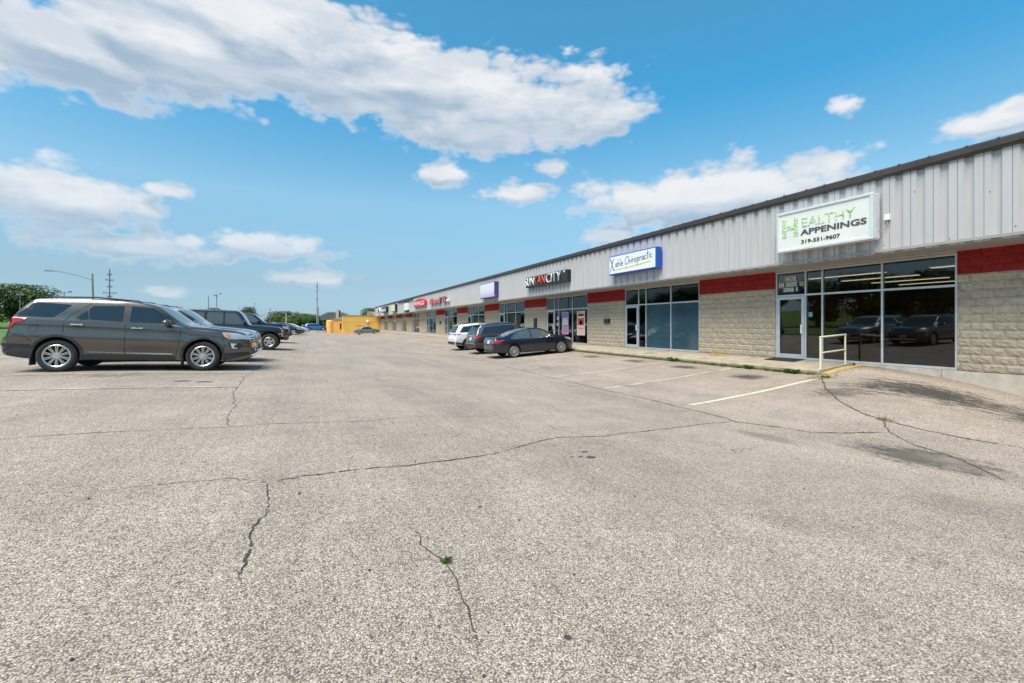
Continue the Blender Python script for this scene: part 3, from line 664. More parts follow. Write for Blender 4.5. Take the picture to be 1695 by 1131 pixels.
wp(MB().bbox(13.3, FX, 88.7, 94.4, 3.56, 4.66, .02).obj('cabinet', M_SBLACK), s); wp(MB().box(13.285, 13.298, 88.9, 94.2, 3.78, 4.3).obj('face', mat('grey_face', (.50, .50, .52), .4, var=.2, vscale=.6)), s)
s = sign_root('shop_sign', 101.2, 3.4, 'tall dark oval emblem sign at the far end of the canopy')
m = MB(); n = 20
vs = [(13.6, 101.2+2.0*math.cos(2*math.pi*i/n), 4.18+.78*math.sin(2*math.pi*i/n)) for i in range(n)]; vs += [(13.75, b, c) for a, b, c in vs]
m.add(vs, [tuple(range(n-1, -1, -1))]+[(i, (i+1) % n, n+(i+1) % n, n+i) for i in range(n)]); wp(m.obj('disc', M_WHITE), s)
wp(text_mesh('letters', 'A', None, MDK, (13.58, 102.6, 3.62), 2.8, 1.1, .02, .05), s)
# address on the transom of the nearest door
tl = mat('vinyl_tile', (.72, .72, .70), .5); a1 = empty('address_lettering', (XG-.01, 10.3, 2.25), 0, 'white vinyl street number and address tiles on glass over the nearest door', 'lettering')
for (body, y0, z0, w, h) in (('2201', 10.56, 2.66, .40, .13), ('1ST AVENUE SE', 10.80, 2.48, .88, .11), ('SUITE J', 10.62, 2.31, .52, .10)):
    m = MB(); n = len(body); cw = w/n
    for i, ch in enumerate(body):
        if ch != ' ': wp(MB().box(XG-.0085, XG-.0065, y0-(i+1)*cw+.004, y0-i*cw-.004, z0-.015, z0+h+.015).obj('tile', tl), a1)
    wp(text_mesh('characters', body, None, M_SBLACK, (XG-.0105, y0-.008, z0), w-.016, h, .001), a1)
# posters behind the glass of the third shop
def poster(y0, y1, z0, z1, base, bits, label):
    r = empty('poster', (WX+.06, (y0+y1)/2, z0), 0, label, 'poster'); x = XG-.012
    wp(MB().box(x, x+.004, y0, y1, z0, z1).obj('sheet', mat('poster_'+label[:6], base, .5)), r)
    for i, (a, b, c, d, col) in enumerate(bits):
        wp(MB().box(x-.003, x-.0005, y1-b*(y1-y0), y1-a*(y1-y0), z0+c*(z1-z0), z0+d*(z1-z0)).obj('print', mat('print_%s_%d' % (label[:6], i), col, .5)), r)
poster(25.0, 25.82, .55, 1.98, (.44, .42, .47), [(.12,.88,.74,.96,(.33,.16,.62)), (.2,.8,.66,.71,(.8,.76,.85)), (.1,.9,.56,.62,(.8,.76,.85)), (.14,.86,.46,.51,(.8,.76,.85)), (.15,.85,.31,.40,(.34,.20,.28)), (.12,.88,.04,.28,(.62,.16,.46))], 'purple and pink upright poster in the window beside the parked navy sedan')
poster(23.1, 24.0, .52, 2.0, (.82, .60, .52), [(.05,.95,.78,.97,(.80,.52,.24)), (.15,.85,.80,.87,(.42,.26,.10)), (.10,.88,.42,.70,(.62,.06,.08)), (.35,.65,.44,.60,(.20,.03,.04)), (.14,.86,.27,.30,(.42,.20,.18)), (.14,.86,.06,.22,(.80,.50,.50))], 'orange and red upright poster in the window right of the purple poster')
nt = empty('door_notice', (WX+.05, 26.3, 1.1), 0, 'small round and square notices on the glass by the third shop door', 'notice')
m = MB(); m.box(XG-.012, XG-.007, 26.30, 26.5, 1.12, 1.3); wp(m.obj('sheet', mat('notice_pink', (.70, .45, .42), .5)), nt); n = 16
wp(MB().add([(XG-.012, 26.38+.1*math.cos(2*math.pi*i/n), 1.6+.14*math.sin(2*math.pi*i/n)) for i in range(n)], [tuple(range(n-1, -1, -1))]).obj('sticker', M_WHITE), nt)
st = empty('window_sticker', (WX+.05, 9.7, 1.45), 0, 'small teal sticker on the glass beside the nearest door', 'sticker'); wp(MB().box(XG-.008, XG-.005, 9.62, 9.75, 1.42, 1.57).obj('sheet', mat('teal_sticker', (.10, .38, .36), .5)), st)
# letterbox and wall lamp plates on the piers
def wall_box(y0, y1, z0, z1, label, cat, name, d=.12):
    r = empty(name, (WX, (y0+y1)/2, z0), 0, label, cat); wp(MB().bbox(WX-d, WX+.02, y0, y1, z0, z1, .012).obj('box', M_BLACK), r)
    wp(MB().box(WX-d-.006, WX-d+.004, y0+.03, y1-.03, z1-.07, z1-.03).obj('flap', mat('dark_grey_metal', (.09, .085, .08), .5, .4)), r)
wall_box(20.5, 20.95, 1.25, 1.48, 'dark letterbox on the block pier left of the blue-filmed windows', 'letterbox', 'letterbox')
wall_box(29.25, 29.6, .95, 1.62, 'upright black meter box on the pier right of the parked dark SUV', 'meter box', 'meter_box')
wall_box(55.4, 55.9, 1.3, 1.6, 'tiny black letterbox on the pier under the dark red letters', 'letterbox', 'letterbox')
mt = empty('door_mat', (14.5, 10.3, 0), 0, 'dark door mat in front of the nearest shop door', 'mat'); wp(MB().add([(14.40, 9.8, zw(14.40)+.008), (14.93, 9.8, zw(14.93)+.008), (14.93, 10.85, zw(14.93)+.008), (14.40, 10.85, zw(14.40)+.008), (14.40, 9.8, zw(14.40)+.022), (14.93, 9.8, zw(14.93)+.022), (14.93, 10.85, zw(14.93)+.022), (14.40, 10.85, zw(14.40)+.022)], [(4,5,6,7),(0,1,5,4),(3,0,4,7),(2,3,7,6)]).obj('mat', mat('mat_fibre', (.02, .019, .018), .95, bump=.5)), mt)
# handrail
hr = empty('handrail', (14.1, 8.32, 0), 0, 'pale yellow two-bar pipe handrail at the end of the walk', 'handrail')
xa, xb, yh = 13.55, 14.72, 8.42
for x in (xa, xb):
    wp(autosmooth(MB().tube((x, yh, zw(x)-.1), (x, yh, zw(x)+.93+(.0 if x == xa else -.04)), .026, n=12).obj('post', M_YELRAIL)), hr)
    wp(MB().bbox(x-.06, x+.06, yh-.05, yh+.05, zw(x), zw(x)+.012, .003).obj('base_plate', M_YELRAIL), hr)
wp(autosmooth(MB().tube((xa-.026, yh, zw(xa)+.93), (xb+.026, yh, zw(xb)+.89), .026, n=12).obj('top_rail', M_YELRAIL)), hr)
wp(autosmooth(MB().tube((xa, yh, zw(xa)+.47), (xb, yh, zw(xb)+.44), .022, n=12).obj('mid_rail', M_YELRAIL)), hr)
# lit strip lights in the nearest shop
M_TUBE = mat('lit_tube', (1, .90, .70), .5, emit=.6)
k = 0
for xi, X in enumerate((16.4, 18.3, 20.2, 22.1)):
    for yc in (5.9, 9.4):
        k += 1; r = empty('ceiling_light', (X, yc, 2.82), 0, 'lit fluorescent strip light seen through the glass of the nearest shop', 'light', 'strip lights in the nearest shop')
        wp(MB().bbox(X-.11, X+.11, yc-1.2, yc+1.2, 2.80, 2.86, .01).obj('housing', M_WHITE), r); wp(MB().box(X-.09, X+.09, yc-1.17, yc+1.17, 2.785, 2.798).obj('diffuser', M_TUBE), r)

# ================================================================== FAR END: yellow building, lamps, poles
M_YEL = mat('yellow_stucco', (.80, .47, .11), .85, var=.08, vscale=.5, bump=.2, bscale=8)
yb = empty('yellow_building', (10, 109, -.6), 0, 'flat-roofed yellow stucco building at the far end of the lot', 'building')
wp(MB().box(6.8, 22, 108.4, 122, -1.2, 3.2).obj('wall', M_YEL), yb); wp(MB().box(6.7, 22, 108.3, 122.1, 3.2, 3.34).obj('parapet', mat('parapet_ochre', (.45, .26, .06), .8)), yb)
wp(MB().box(6.79, 21, 108.385, 108.4, 1.75, 1.79).obj('score_line', mat('ochre_line', (.45, .24, .05), .8)), yb)
wp(MB().box(9.2, 10.9, 108.36, 108.39, 1.0, 1.06).obj('ledge', mat('ochre_line2', (.40, .22, .05), .8)), yb)
wp(MB().box(4.9, 6.8, 110.5, 121, -1.2, 2.5).obj('side_wing', M_YEL), yb)
wp(MB().add([(4.7, 110.3, 2.5), (6.85, 110.3, 3.0), (6.85, 121, 3.0), (4.7, 121, 2.5), (4.7, 110.3, 2.38), (6.85, 110.3, 2.38), (6.85, 121, 2.38), (4.7, 121, 2.38)], [(0,1,2,3),(4,5,1,0),(7,4,0,3),(5,6,2,1)]).obj('lean_to_roof', M_STEEL), yb)
wp(MB().box(6.3, 6.62, 110.44, 110.5, .2, 1.5).obj('window', M_BLACK), yb)
wp(MB().lathe([(-1.2, .85), (2.0, .85), (2.25, .6)], 20, 'z', (4.3, 111.6, 0)).obj('round_bay', M_YEL), yb)
wp(MB().add([(2.2,115.5,2.3),(6.2,115.5,2.3),(6.2,121,2.3),(2.2,121,2.3),(3.2,117,3.7),(5.6,117,3.7),(5.6,119.5,3.7),(3.2,119.5,3.7)],[(0,1,5,4),(1,2,6,5),(2,3,7,6),(3,0,4,7),(4,5,6,7)]).obj('dark_roof', mat('dark_shingle', (.06, .055, .06), .9)), yb)
wp(MB().box(5.6, 6.6, 112.2, 113, 2.5, 4.7).obj('chimney', M_FOUND), yb); wp(MB().box(6.2, 6.5, 112.1, 112.2, 2.7, 4.5).obj('flue', M_BLACK), yb)
for i, (x0, x1, z1, mm) in enumerate(((12.6, 13.3, 4.35, M_STEEL), (13.5, 15.6, 4.3, M_FOUND))): wp(MB().bbox(x0, x1, 112+i, 113.5+i, 3.3, z1, .03).obj('roof_unit', mm), yb)
wl = empty('wall_lamp', (12, 108.3, 1.9), 0, 'round white lamp on the yellow wall', 'lamp'); m = MB(); m.lathe([(.0, .02), (-.12, .26), (-.3, .3), (-.42, .2), (-.46, .0)], 16, 'y', (12.1, 108.39, 1.95)); wp(autosmooth(m.obj('globe', M_WHITE)), wl)
db = empty('donation_bin', (4.2, 112.5, -.5), 0, 'small red donation bin beside the blue SUV', 'bin')
wp(MB().add([(3.4,111.2,-.65),(4.6,111.2,-.65),(4.6,112.2,-.65),(3.4,112.2,-.65),(3.4,111.2,.45),(4.6,111.2,.45),(4.6,112.2,.45),(3.4,112.2,.45),(3.65,111.3,.75),(4.35,111.3,.75),(4.35,112.1,.75),(3.65,112.1,.75)], [(0,1,5,4),(1,2,6,5),(2,3,7,6),(3,0,4,7),(4,5,9,8),(5,6,10,9),(6,7,11,10),(7,4,8,11),(8,9,10,11)]).obj('body', mat('bin_red', (.62, .02, .03), .45)), db)
wp(MB().box(3.75, 4.25, 111.17, 111.2, .12, .3).obj('chute', M_WHITE), db)
M_POLE = mat('pole_wood', (.30, .26, .21), .85, var=.2, vscale=4); M_GREYP = mat('pole_grey', (.33, .33, .34), .6, .3)
def dirpt(az, Z):     # point at compass angle az (deg clockwise from +Y) and distance
    return Vector((math.sin(R(az))*Z, math.cos(R(az))*Z, 0))
def pole(az, dist, ztop, r, label, name='utility_pole', cat='pole', arms=(), heads=(), m_=M_POLE, group=None, lean=0.):
    p = dirpt(az, dist); o = empty(name, (p.x, p.y, .3), R(-az), label, cat, group); t = MB(); t.tube((0, 0, -1), (lean, 0, ztop-.3), r*1.25, r*.8, 10); t.obj('shaft', m_, o)
    for (z, w) in arms:
        a = MB(); a.box(-w, w, -.08, .08, z-.3-.07, z-.3+.07)
        for q in (-w*.9, -w*.5, w*.5, w*.9): a.tube((q, 0, z-.25), (q, 0, z+.05), .05, n=6)
        a.obj('crossarm', m_, o)
    for (x, z, w) in heads:
        h = MB(); h.bbox(x-w, x+w, -.25, .25, z-.3-.1, z-.3+.12, .04); h.tube((x, 0, z-.3), (0, 0, z-.6), .05, n=6); h.obj('lamp_head', M_GREYP, o)
    return o
def azof(px): return 24+math.degrees(math.atan((px-847.5)/753))
# azimuth, distance, top height
a = pole(-18.6, 120, 11.1, .17, 'timber street-light pole with a long arm reaching left', 'street_light', 'street light', lean=-.2)
m = MB(); pts = [(-.2, 0, 9.6), (-2, 0, 10.2), (-4.2, 0, 10.75), (-5.4, 0, 10.9)]
for p, q in zip(pts, pts[1:]): m.tube(p, q, .05, n=6)
m.bbox(-6.7, -5.4, -.2, .2, 10.8, 10.96, .04); m.obj('lamp_arm', M_GREYP, a)
pole(-17.5, 150, 15., .13, 'tall utility pole with five crossarms behind the grey SUV', arms=((13.5, .45), (12.2, .8), (10.5, .5), (9.0, 1.3), (8.1, .5)), m_=mat('pole_dark', (.16, .14, .13), .8))
pole(-23.25, 95, 5.4, .06, 'slim car-park lamp post above the tree at the left edge', 'lamp_post', 'lamp post', heads=((-.2, 5.4, .2), (.2, 5.4, .2)), m_=M_GREYP)
pole(-20.56, 110, 6.9, .07, 'twin-headed car-park lamp post left of the timber street light', 'lamp_post', 'lamp post', heads=((-.65, 6.9, .25), (.75, 6.9, .25)), m_=M_GREYP)
pole(-21.0, 104, 6.5, .07, 'car-park lamp post with one flat head, close to the twin-headed one', 'lamp_post', 'lamp post', heads=((0, 6.5, .3),), m_=M_GREYP)
pole(-16.65, 130, 6.9, .09, 'short bare pole right of the tall utility pole', 'bare_pole')
pole(azof(345), 130, 8.0, .11, 'bare timber pole behind the black off-road car', 'bare_pole')
pole(azof(358.5), 120, 7.9, .11, 'floodlight pole with two angled heads behind the black off-road car', 'lamp_post', 'lamp post', heads=((-.3, 7.7, .28), (.7, 8.1, .25)), m_=M_GREYP)
pole(azof(395), 150, 6.4, .07, 'thin dark pole between the floodlight and the navy pickup', 'bare_pole', m_=M_GREYP)
pole(azof(421), 140, 7.2, .08, 'thin grey pole over the navy pickup roof', 'bare_pole', m_=M_GREYP)
pole(azof(447), 150, 5.7, .07, 'small single-headed lamp post left of the far trees', 'lamp_post', 'lamp post', heads=((0, 5.7, .35),), m_=M_GREYP)
pole(azof(432), 150, 4.0, .07, 'low double-headed lamp post behind the navy pickup', 'lamp_post', 'lamp post', heads=((-.6, 4.0, .3), (.6, 4.0, .3)), m_=M_GREYP)
pole(azof(473.5), 160, 4.8, .11, 'pale pole standing in front of the far trees', 'bare_pole', m_=M_WHITE)
a = pole(azof(524.8), 125, 12.1, .13, 'tall slim radio mast behind the blue SUV', 'radio_mast', 'mast', m_=M_GREYP)
for z in (5.0, 7.6, 9.6, 10.8): MB().bbox(-.25, .25, -.15, .15, z-.3, z, .03).obj('antenna', M_GREYP, a)
MB().tube((.32, 0, -1), (.32, 0, 5.4), .11, .09, 8).obj('shaft', M_POLE, a); MB().tube((0, 0, 3.2), (1.0, 0, 3.4), .04, n=6).obj('bracket', M_GREYP, a)
# low far roofs showing over the parked row
for (px0, px1, yt, D, lab) in ((262, 292, 507, 140, 'low cream warehouse roof far behind the parked row'), (296, 345, 516, 170, 'long pale shed far behind the black off-road car')):
    p0, p1 = dirpt(azof(px0), D), dirpt(azof(px1), D); zt = 1.15+(538-yt)/753*D*math.cos(R(azof(px0)-24)); w = (p1-p0).length; r = empty('warehouse', (p0.x, p0.y, 0), math.atan2(p1.y-p0.y, p1.x-p0.x), lab, 'warehouse')
    MB().box(0, w, 0, 12, -.5, zt-.5).obj('wall', M_FOUND, r); MB().box(-.3, w+.3, -.3, 12.3, zt-.5, zt).obj('roof', M_STEEL, r)

# ================================================================== TREES AND WEEDS
def leaf_mat(name, c0, c1):
    m_ = bpy.data.materials.new(name); m_.use_nodes = True; T = NT(m_.node_tree); b = T.n['Principled BSDF']
    g = T.new('ShaderNodeNewGeometry'); oi = T.new('ShaderNodeObjectInfo')
    n = T.noise(g.outputs['Position'], .9, 3); n2 = T.noise(g.outputs['Position'], 9, 2)
    T.l.new(T.mix(T.m('ADD', T.ramp(n, .35, .65), T.m('MULTIPLY', T.m('SUBTRACT', n2, .5), .8), clamp=True), c0, c1), b.inputs['Base Color'])
    b.inputs['Roughness'].default_value = .6; b.inputs['Specular IOR Level'].default_value = .3; return m_
M_LEAF = [leaf_mat('foliage_dark', (.040, .075, .020), (.095, .15, .035)), leaf_mat('foliage_mid', (.07, .12, .022), (.16, .24, .05)), leaf_mat('foliage_olive', (.07, .085, .022), (.15, .16, .045))]
M_BARK = mat('bark', (.10, .08, .06), .95, var=.25, vscale=6, bump=.6, bscale=20)
def tree_meshes(seed, h, rx, leaf, n, m_, trunk_h=.25):
    r = random.Random(seed); t = MB(); t.tube((0, 0, -.3), (0, 0, h*.55), h*.035, h*.014, 8); lobes = []
    for i in range(9):
        a = r.uniform(0, 6.28); d = r.uniform(.15, .75)*rx; z = h*r.uniform(trunk_h+.12, .86); p = Vector((math.cos(a)*d, math.sin(a)*d, z)); s = r.uniform(.38, .6)*rx
        lobes.append((p, s)); t.tube((0, 0, h*r.uniform(.2, .45)), p, h*.012, h*.004, 5)
    lobes.append((Vector((0, 0, h*.8)), rx*.5)); c = MB()
    for i in range(n):
        p, s = r.choice(lobes); d = Vector((r.gauss(0, 1), r.gauss(0, 1), r.gauss(0, 1))).normalized(); q = p+d*s*(r.uniform(.55, 1.08))*Vector((1, 1, .8)).length/1.62
        if q.z < h*trunk_h*.8 or q.z > h: continue
        a = (d+Vector((r.uniform(-.8, .8), r.uniform(-.8, .8), r.uniform(-.4, 1.)))).normalized(); u = a.orthogonal().normalized(); v = a.cross(u); k = leaf*r.uniform(.6, 1.3); rot = r.uniform(0, 6.28); u, v = u*math.cos(rot)+v*math.sin(rot), v*math.cos(rot)-u*math.sin(rot)
        c.add([q-u*k, q+v*k*.45, q+u*k, q-v*k*.45], [(0,1,2,3)])
    a = mesh('trunk', t.v, t.f, M_BARK, None, True); b = mesh('crown', c.v, c.f, m_); ra, rb_ = a.data, b.data
    bpy.data.objects.remove(a); bpy.data.objects.remove(b); return ra, rb_
TV = [tree_meshes(1, 7, 3.2, .20, 6200, M_LEAF[0], .08), tree_meshes(2, 7, 3.4, .20, 5600, M_LEAF[1], .14), tree_meshes(3, 7, 3.0, .20, 4600, M_LEAF[2]), tree_meshes(4, 7, 3.6, .22, 6200, M_LEAF[0], .08)]
def tree(x, y, z, h, k, label, group=None, w=1., rz=0.):
    o = empty('tree', (x, y, z), rz, label, 'tree', group); s = h/7
    for nm, me in zip(('trunk', 'crown'), TV[k]):
        c = bpy.data.objects.new(nm, me); link(c, o); c.scale = (s*w, s*w, s)
    return o
rt = random.Random(21)
tree(-45.6, 107, .6, 5.1, 1, 'bushy green tree at the left edge behind the grey SUV', w=1.25)
tree(-50, 106, .6, 5.0, 1, 'darker green tree overlapping the left-edge tree', w=1.3, rz=2.)
for i in range(17):
    y = 10+i*5.6; tree(-46+rt.uniform(-5, 3), y, .7, rt.uniform(6.6, 9.4), rt.choice((0, 0, 1, 3)), 'dark tree in the row along the verge, seen mirrored in the shop glass', 'trees along the verge', rt.uniform(1.1, 1.4), rt.uniform(0, 6))
for i in range(16):
    y = 114+i*9; tree(-47+rt.uniform(-4, 3), y, .5, rt.uniform(4.2, 5.0), rt.choice((0, 1, 3)), 'low tree of the verge row hidden behind the parked cars', 'trees along the verge', rt.uniform(1.2, 1.5), rt.uniform(0, 6))
for i in range(19):      # belt of trees past the far end of the lot
    px = 446+i*6.4; D = 190+rt.uniform(-14, 26); p = dirpt(azof(px), D); hh = interp([(446,4.3),(462,4.6),(470,5.9),(485,5.6),(500,6.),(515,5.6),(535,5.6),(550,5.9),(560,5)], px)
    tree(p.x, p.y, -.3, hh*rt.uniform(.62, 1.2), 2 if px < 462 else rt.choice((0, 0, 1, 3)), 'green tree in the belt past the far end of the lot', 'trees past the far end of the lot', rt.uniform(.95, 1.5), rt.uniform(0, 6))
for (px, D, h, k, lab) in ((290, 200, 7.8, 0, 'dark treetop over the parked row, nearest the grey SUV'), (303, 205, 7.0, 0, 'dark treetop right of its twin over the parked row'), (352, 190, 7.4, 0, 'dark treetop at the foot of the floodlight pole'), (362, 195, 7.0, 3, 'dark treetop just right of the floodlight pole'), (410, 180, 7.6, 0, 'small dark conifer top over the navy pickup'), (614, 150, 6.8, 3, 'dark tree behind the far corner of the canopy')):
    p = dirpt(azof(px), D); tree(p.x, p.y, -.3, h, k, lab, None, .8)
bv = MB(); rq = random.Random(9)      # wood behind the viewpoint, met only as reflections in paint and glass
for i in range(13):
    me = TV[i % 4][1]; x, y, k, a = -75+i*10+rq.uniform(-3, 3), -62+rq.uniform(-8, 8), rq.uniform(1.1, 1.7), rq.uniform(0, 6)
    co = [(x+(v.co.x*math.cos(a)-v.co.y*math.sin(a))*k*1.3, y+(v.co.x*math.sin(a)+v.co.y*math.cos(a))*k*1.3, v.co.z*k-1.5) for v in me.vertices]
    bv.add(co, [tuple(p.vertices) for p in me.polygons if p.index % 2 == 0])
tag(bv.obj('wood', M_LEAF[0]), 'belt of trees beyond the near end of the lot', 'trees', kind='stuff')
# weeds at the kerb: each clump a plant
M_WEED = leaf_mat('weed_green', (.045, .12, .012), (.12, .22, .03)); M_DRY = leaf_mat('dry_weed', (.20, .17, .05), (.14, .17, .04))
def weed(x, y, z, r, n, seed, label, blade=.5, m_=M_WEED, group='weeds along the kerb'):
    q = random.Random(seed); o = empty('weed', (x, y, z), 0, label, 'weed', group); c = MB()
    for i in range(n):
        a = q.uniform(0, 6.28); L = r*q.uniform(.5, 1.15); up = q.uniform(.25, .95); w = L*q.uniform(.10, .2)*blade*2; d = Vector((math.cos(a), math.sin(a), 0)); s = Vector((-d.y, d.x, 0))*w
        b = Vector((q.uniform(-.35, .35)*r, q.uniform(-.6, .6)*r, 0)); p1 = b+d*L*.5+Vector((0, 0, L*up*.8)); p2 = b+d*L+Vector((0, 0, L*up*.55))
        c.add([b-s*.3, b+s*.3, p1+s, p2, p1-s], [(0,1,2,3,4)])
    c.obj('leaves', m_, o); return o
W = [(13.30, 9.05, .20, 60, .75, 'broad-leaved dandelion clump at the kerb below the nearest door'), (13.3, 9.5, .10, 30, .5, 'low weed right behind the dandelion clump'), (13.32, 10.55, .17, 40, .5, 'upright weed tuft at the kerb below the bare pier'), (13.3, 10.95, .11, 40, .5, 'low spreading weed left of the upright tuft'),
     (13.3, 11.6, .13, 50, .5, 'bushy low weed at the kerb before the middle of the pier'), (13.3, 12.1, .09, 40, .5, 'thin weed between two bushy ones'), (13.32, 13.9, .22, 26, .6, 'tall single leafy weed at the kerb'), (13.3, 14.3, .08, 40, .4, 'low weed beside the tall single one')]
for i, (x, y, r, n, bl, lab) in enumerate(W): weed(x, y, G(x, y), r, n, i, lab, bl)
for i in range(18): weed(13.3+rt.uniform(-.03, .03), 8.7+i*.42+rt.uniform(-.15, .15), G(13.3, 10), rt.uniform(.05, .12), 30, 140+i, 'low weed in the kerb joint between the nearest door and the filmed windows', rt.uniform(.35, .6), M_WEED, 'weeds along the kerb')
for i in range(15): weed(13.3, 16+i*.52, G(13.3, 16), rt.uniform(.07, .14), 34, 40+i, 'small weed tuft in the kerb joint in front of the blue-filmed windows', .4, M_DRY if i % 3 == 0 else M_WEED, 'small kerb tufts')
weed(.725, 2.56, G(.725, 2.56), .034, 40, 90, 'small green tuft growing in the crack in the foreground', .45, M_WEED, None); weed(13.0, 7.95, G(13.0, 7.95), .09, 34, 91, 'weed growing in the crack at the corner of the walk', .4, M_WEED, None); weed(9.35, 4.74, G(9.35, 4.74), .045, 20, 92, 'weed at the forked crack on the right', .4, M_DRY, None)
g_ = MB(); q = random.Random(77)        # moss and short grass strip in the kerb joint
def blades(n, fx):
    for i in range(n):
        x, y = fx(); z = G(x, y); h = q.uniform(.02, .10); a = q.uniform(0, 6.28); w = .008
        g_.add([(x-w*math.cos(a), y-w*math.sin(a), z), (x+w*math.cos(a), y+w*math.sin(a), z), (x+q.uniform(-.03, .03), y+q.uniform(-.03, .03), z+h)], [(0,1,2)])
blades(13000, lambda: (13.37-abs(q.gauss(0, .045)), q.uniform(8.4, 24) if q.random() < .85 else q.uniform(8.4, 40)))
blades(60, lambda: (9.35+q.gauss(0, .04), 4.72+q.gauss(0, .05))); blades(200, lambda: (12.9+q.gauss(0, .2), 8.0+q.gauss(0, .12)))
tag(g_.obj('kerb_grass', M_DRY), 'short dry grass and moss growing along the kerb joint and cracks', 'grass', kind='stuff')
m = MB(); q = random.Random(5)
for i in range(420):
    x, y = q.uniform(-5, 12), q.uniform(1.5, 14); z = G(x, y)+.004; r = q.uniform(.004, .012); m.add([(x-r, y, z), (x, y-r*.8, z), (x+r, y, z), (x, y+r, z), (x, y, z+r)], [(0,1,4),(1,2,4),(2,3,4),(3,0,4)], q.choice((0, 0, 1)))
tag(m.obj('loose_grit', [mat('grit_dark', (.06, .05, .045), .9), mat('grit_pale', (.5, .47, .43), .9)]), 'scattered loose grit and crumbs on the asphalt', 'grit', kind='stuff')
# ================================================================== CARS
def paint(name, col, metal=.55, rough=.32):
    m_ = mat(name, col, rough, metal, coat=1.); m_.node_tree.nodes['Principled BSDF'].inputs['Coat IOR'].default_value = 1.58; return m_
M_TYRE = mat('tyre_rubber', (.028, .027, .026), .85, var=.2, vscale=20)
M_RIM = mat('bright_alloy', (.62, .61, .59), .28, .85); M_RIMD = mat('dark_alloy', (.10, .10, .10), .4, .6); M_DISC = mat('brake_disc', (.08, .078, .075), .5, .5)
M_CARGLASS = mat('tinted_car_glass', (.016, .019, .022), .03, 0., coat=0., spec=.9); M_CARGLASS_L = mat('clear_car_glass', (.07, .085, .085), .03, spec=.9)
M_CHROME = mat('chrome', (.78, .78, .78), .12, 1.); M_CLAD = mat('black_cladding', (.030, .030, .031), .6, var=.1, vscale=30); M_LINER = mat('wheel_liner', (.008, .008, .008), .95)
M_TAIL = mat('tail_lamp_red', (.42, .010, .014), .12, coat=1.); M_TAILW = mat('lamp_white', (.66, .66, .66), .12, coat=1.); M_AMBER = mat('lamp_amber', (.70, .20, .03), .15, coat=1.)
M_RAIL = mat('satin_rail', (.30, .30, .30), .4, .6); M_HEAD = mat('headlamp_lens', (.50, .52, .55), .08, .3, coat=1.); M_SEAM = mat('panel_gap', (.006, .006, .006), .9); M_PLATE = mat('number_plate', (.55, .62, .68), .5, var=.25, vscale=25); M_MIRR = M_CARGLASS
def chaikin(p, it=1, k=.25):
    for _ in range(it):
        q = []
        for a, b in zip(p, p[1:]+p[:1]): q += [(a[0]+(b[0]-a[0])*k, a[1]+(b[1]-a[1])*k), (a[0]+(b[0]-a[0])*(1-k), a[1]+(b[1]-a[1])*(1-k))]
        p = q
    return p
def poly2(p, step=.09, rnd=1, k=.1):
    """fill a 2-D outline with a grid-cut mesh"""
    p = chaikin(list(p), rnd, k) if rnd else list(p)
    bm = bmesh.new(); bm.faces.new([bm.verts.new((a, b, 0)) for a, b in p])
    for ax in (0, 1):
        lo, hi = min(q[ax] for q in p), max(q[ax] for q in p); n = int((hi-lo)/step)
        for i in range(1, n+1):
            co = [0, 0, 0]; no = [0, 0, 0]; co[ax] = lo+(hi-lo)*i/(n+1); no[ax] = 1
            bmesh.ops.bisect_plane(bm, geom=bm.verts[:]+bm.edges[:]+bm.faces[:], plane_co=co, plane_no=no, dist=1e-5)
    bmesh.ops.triangulate(bm, faces=[f for f in bm.faces if len(f.verts) > 4]); bm.normal_update(); bm.verts.index_update()
    v = [(q.co.x, q.co.y) for q in bm.verts]; f = [[q.index for q in (fc.verts if fc.normal.z > 0 else reversed(fc.verts[:]))] for fc in bm.faces]; bm.free(); return v, f
def rib2(pts, w, step=.06):
    P = [Vector(p) for p in pts]; out = []
    for a, b in zip(P, P[1:]):
        n = max(1, int((b-a).length/step)); out += [a.lerp(b, i/n) for i in range(n)]
    out.append(P[-1]); N = len(out); v = []
    for i, p in enumerate(out):
        d = (out[min(i+1, N-1)]-out[max(i-1, 0)]).normalized(); s = Vector((-d.y, d.x))*w/2; v += [tuple(p-s), tuple(p+s)]
    return v, [(2*i, 2*i+2, 2*i+3, 2*i+1) for i in range(N-1)]
def ring2(c, r0, r1, a0, a1, n=28):
    v = []
    for i in range(n+1):
        t = R(a0+(a1-a0)*i/n); v += [(c[0]+math.cos(t)*r0, c[1]+math.sin(t)*r0), (c[0]+math.cos(t)*r1, c[1]+math.sin(t)*r1)]
    return v, [(2*i, 2*i+1, 2*i+3, 2*i+2) for i in range(n)]
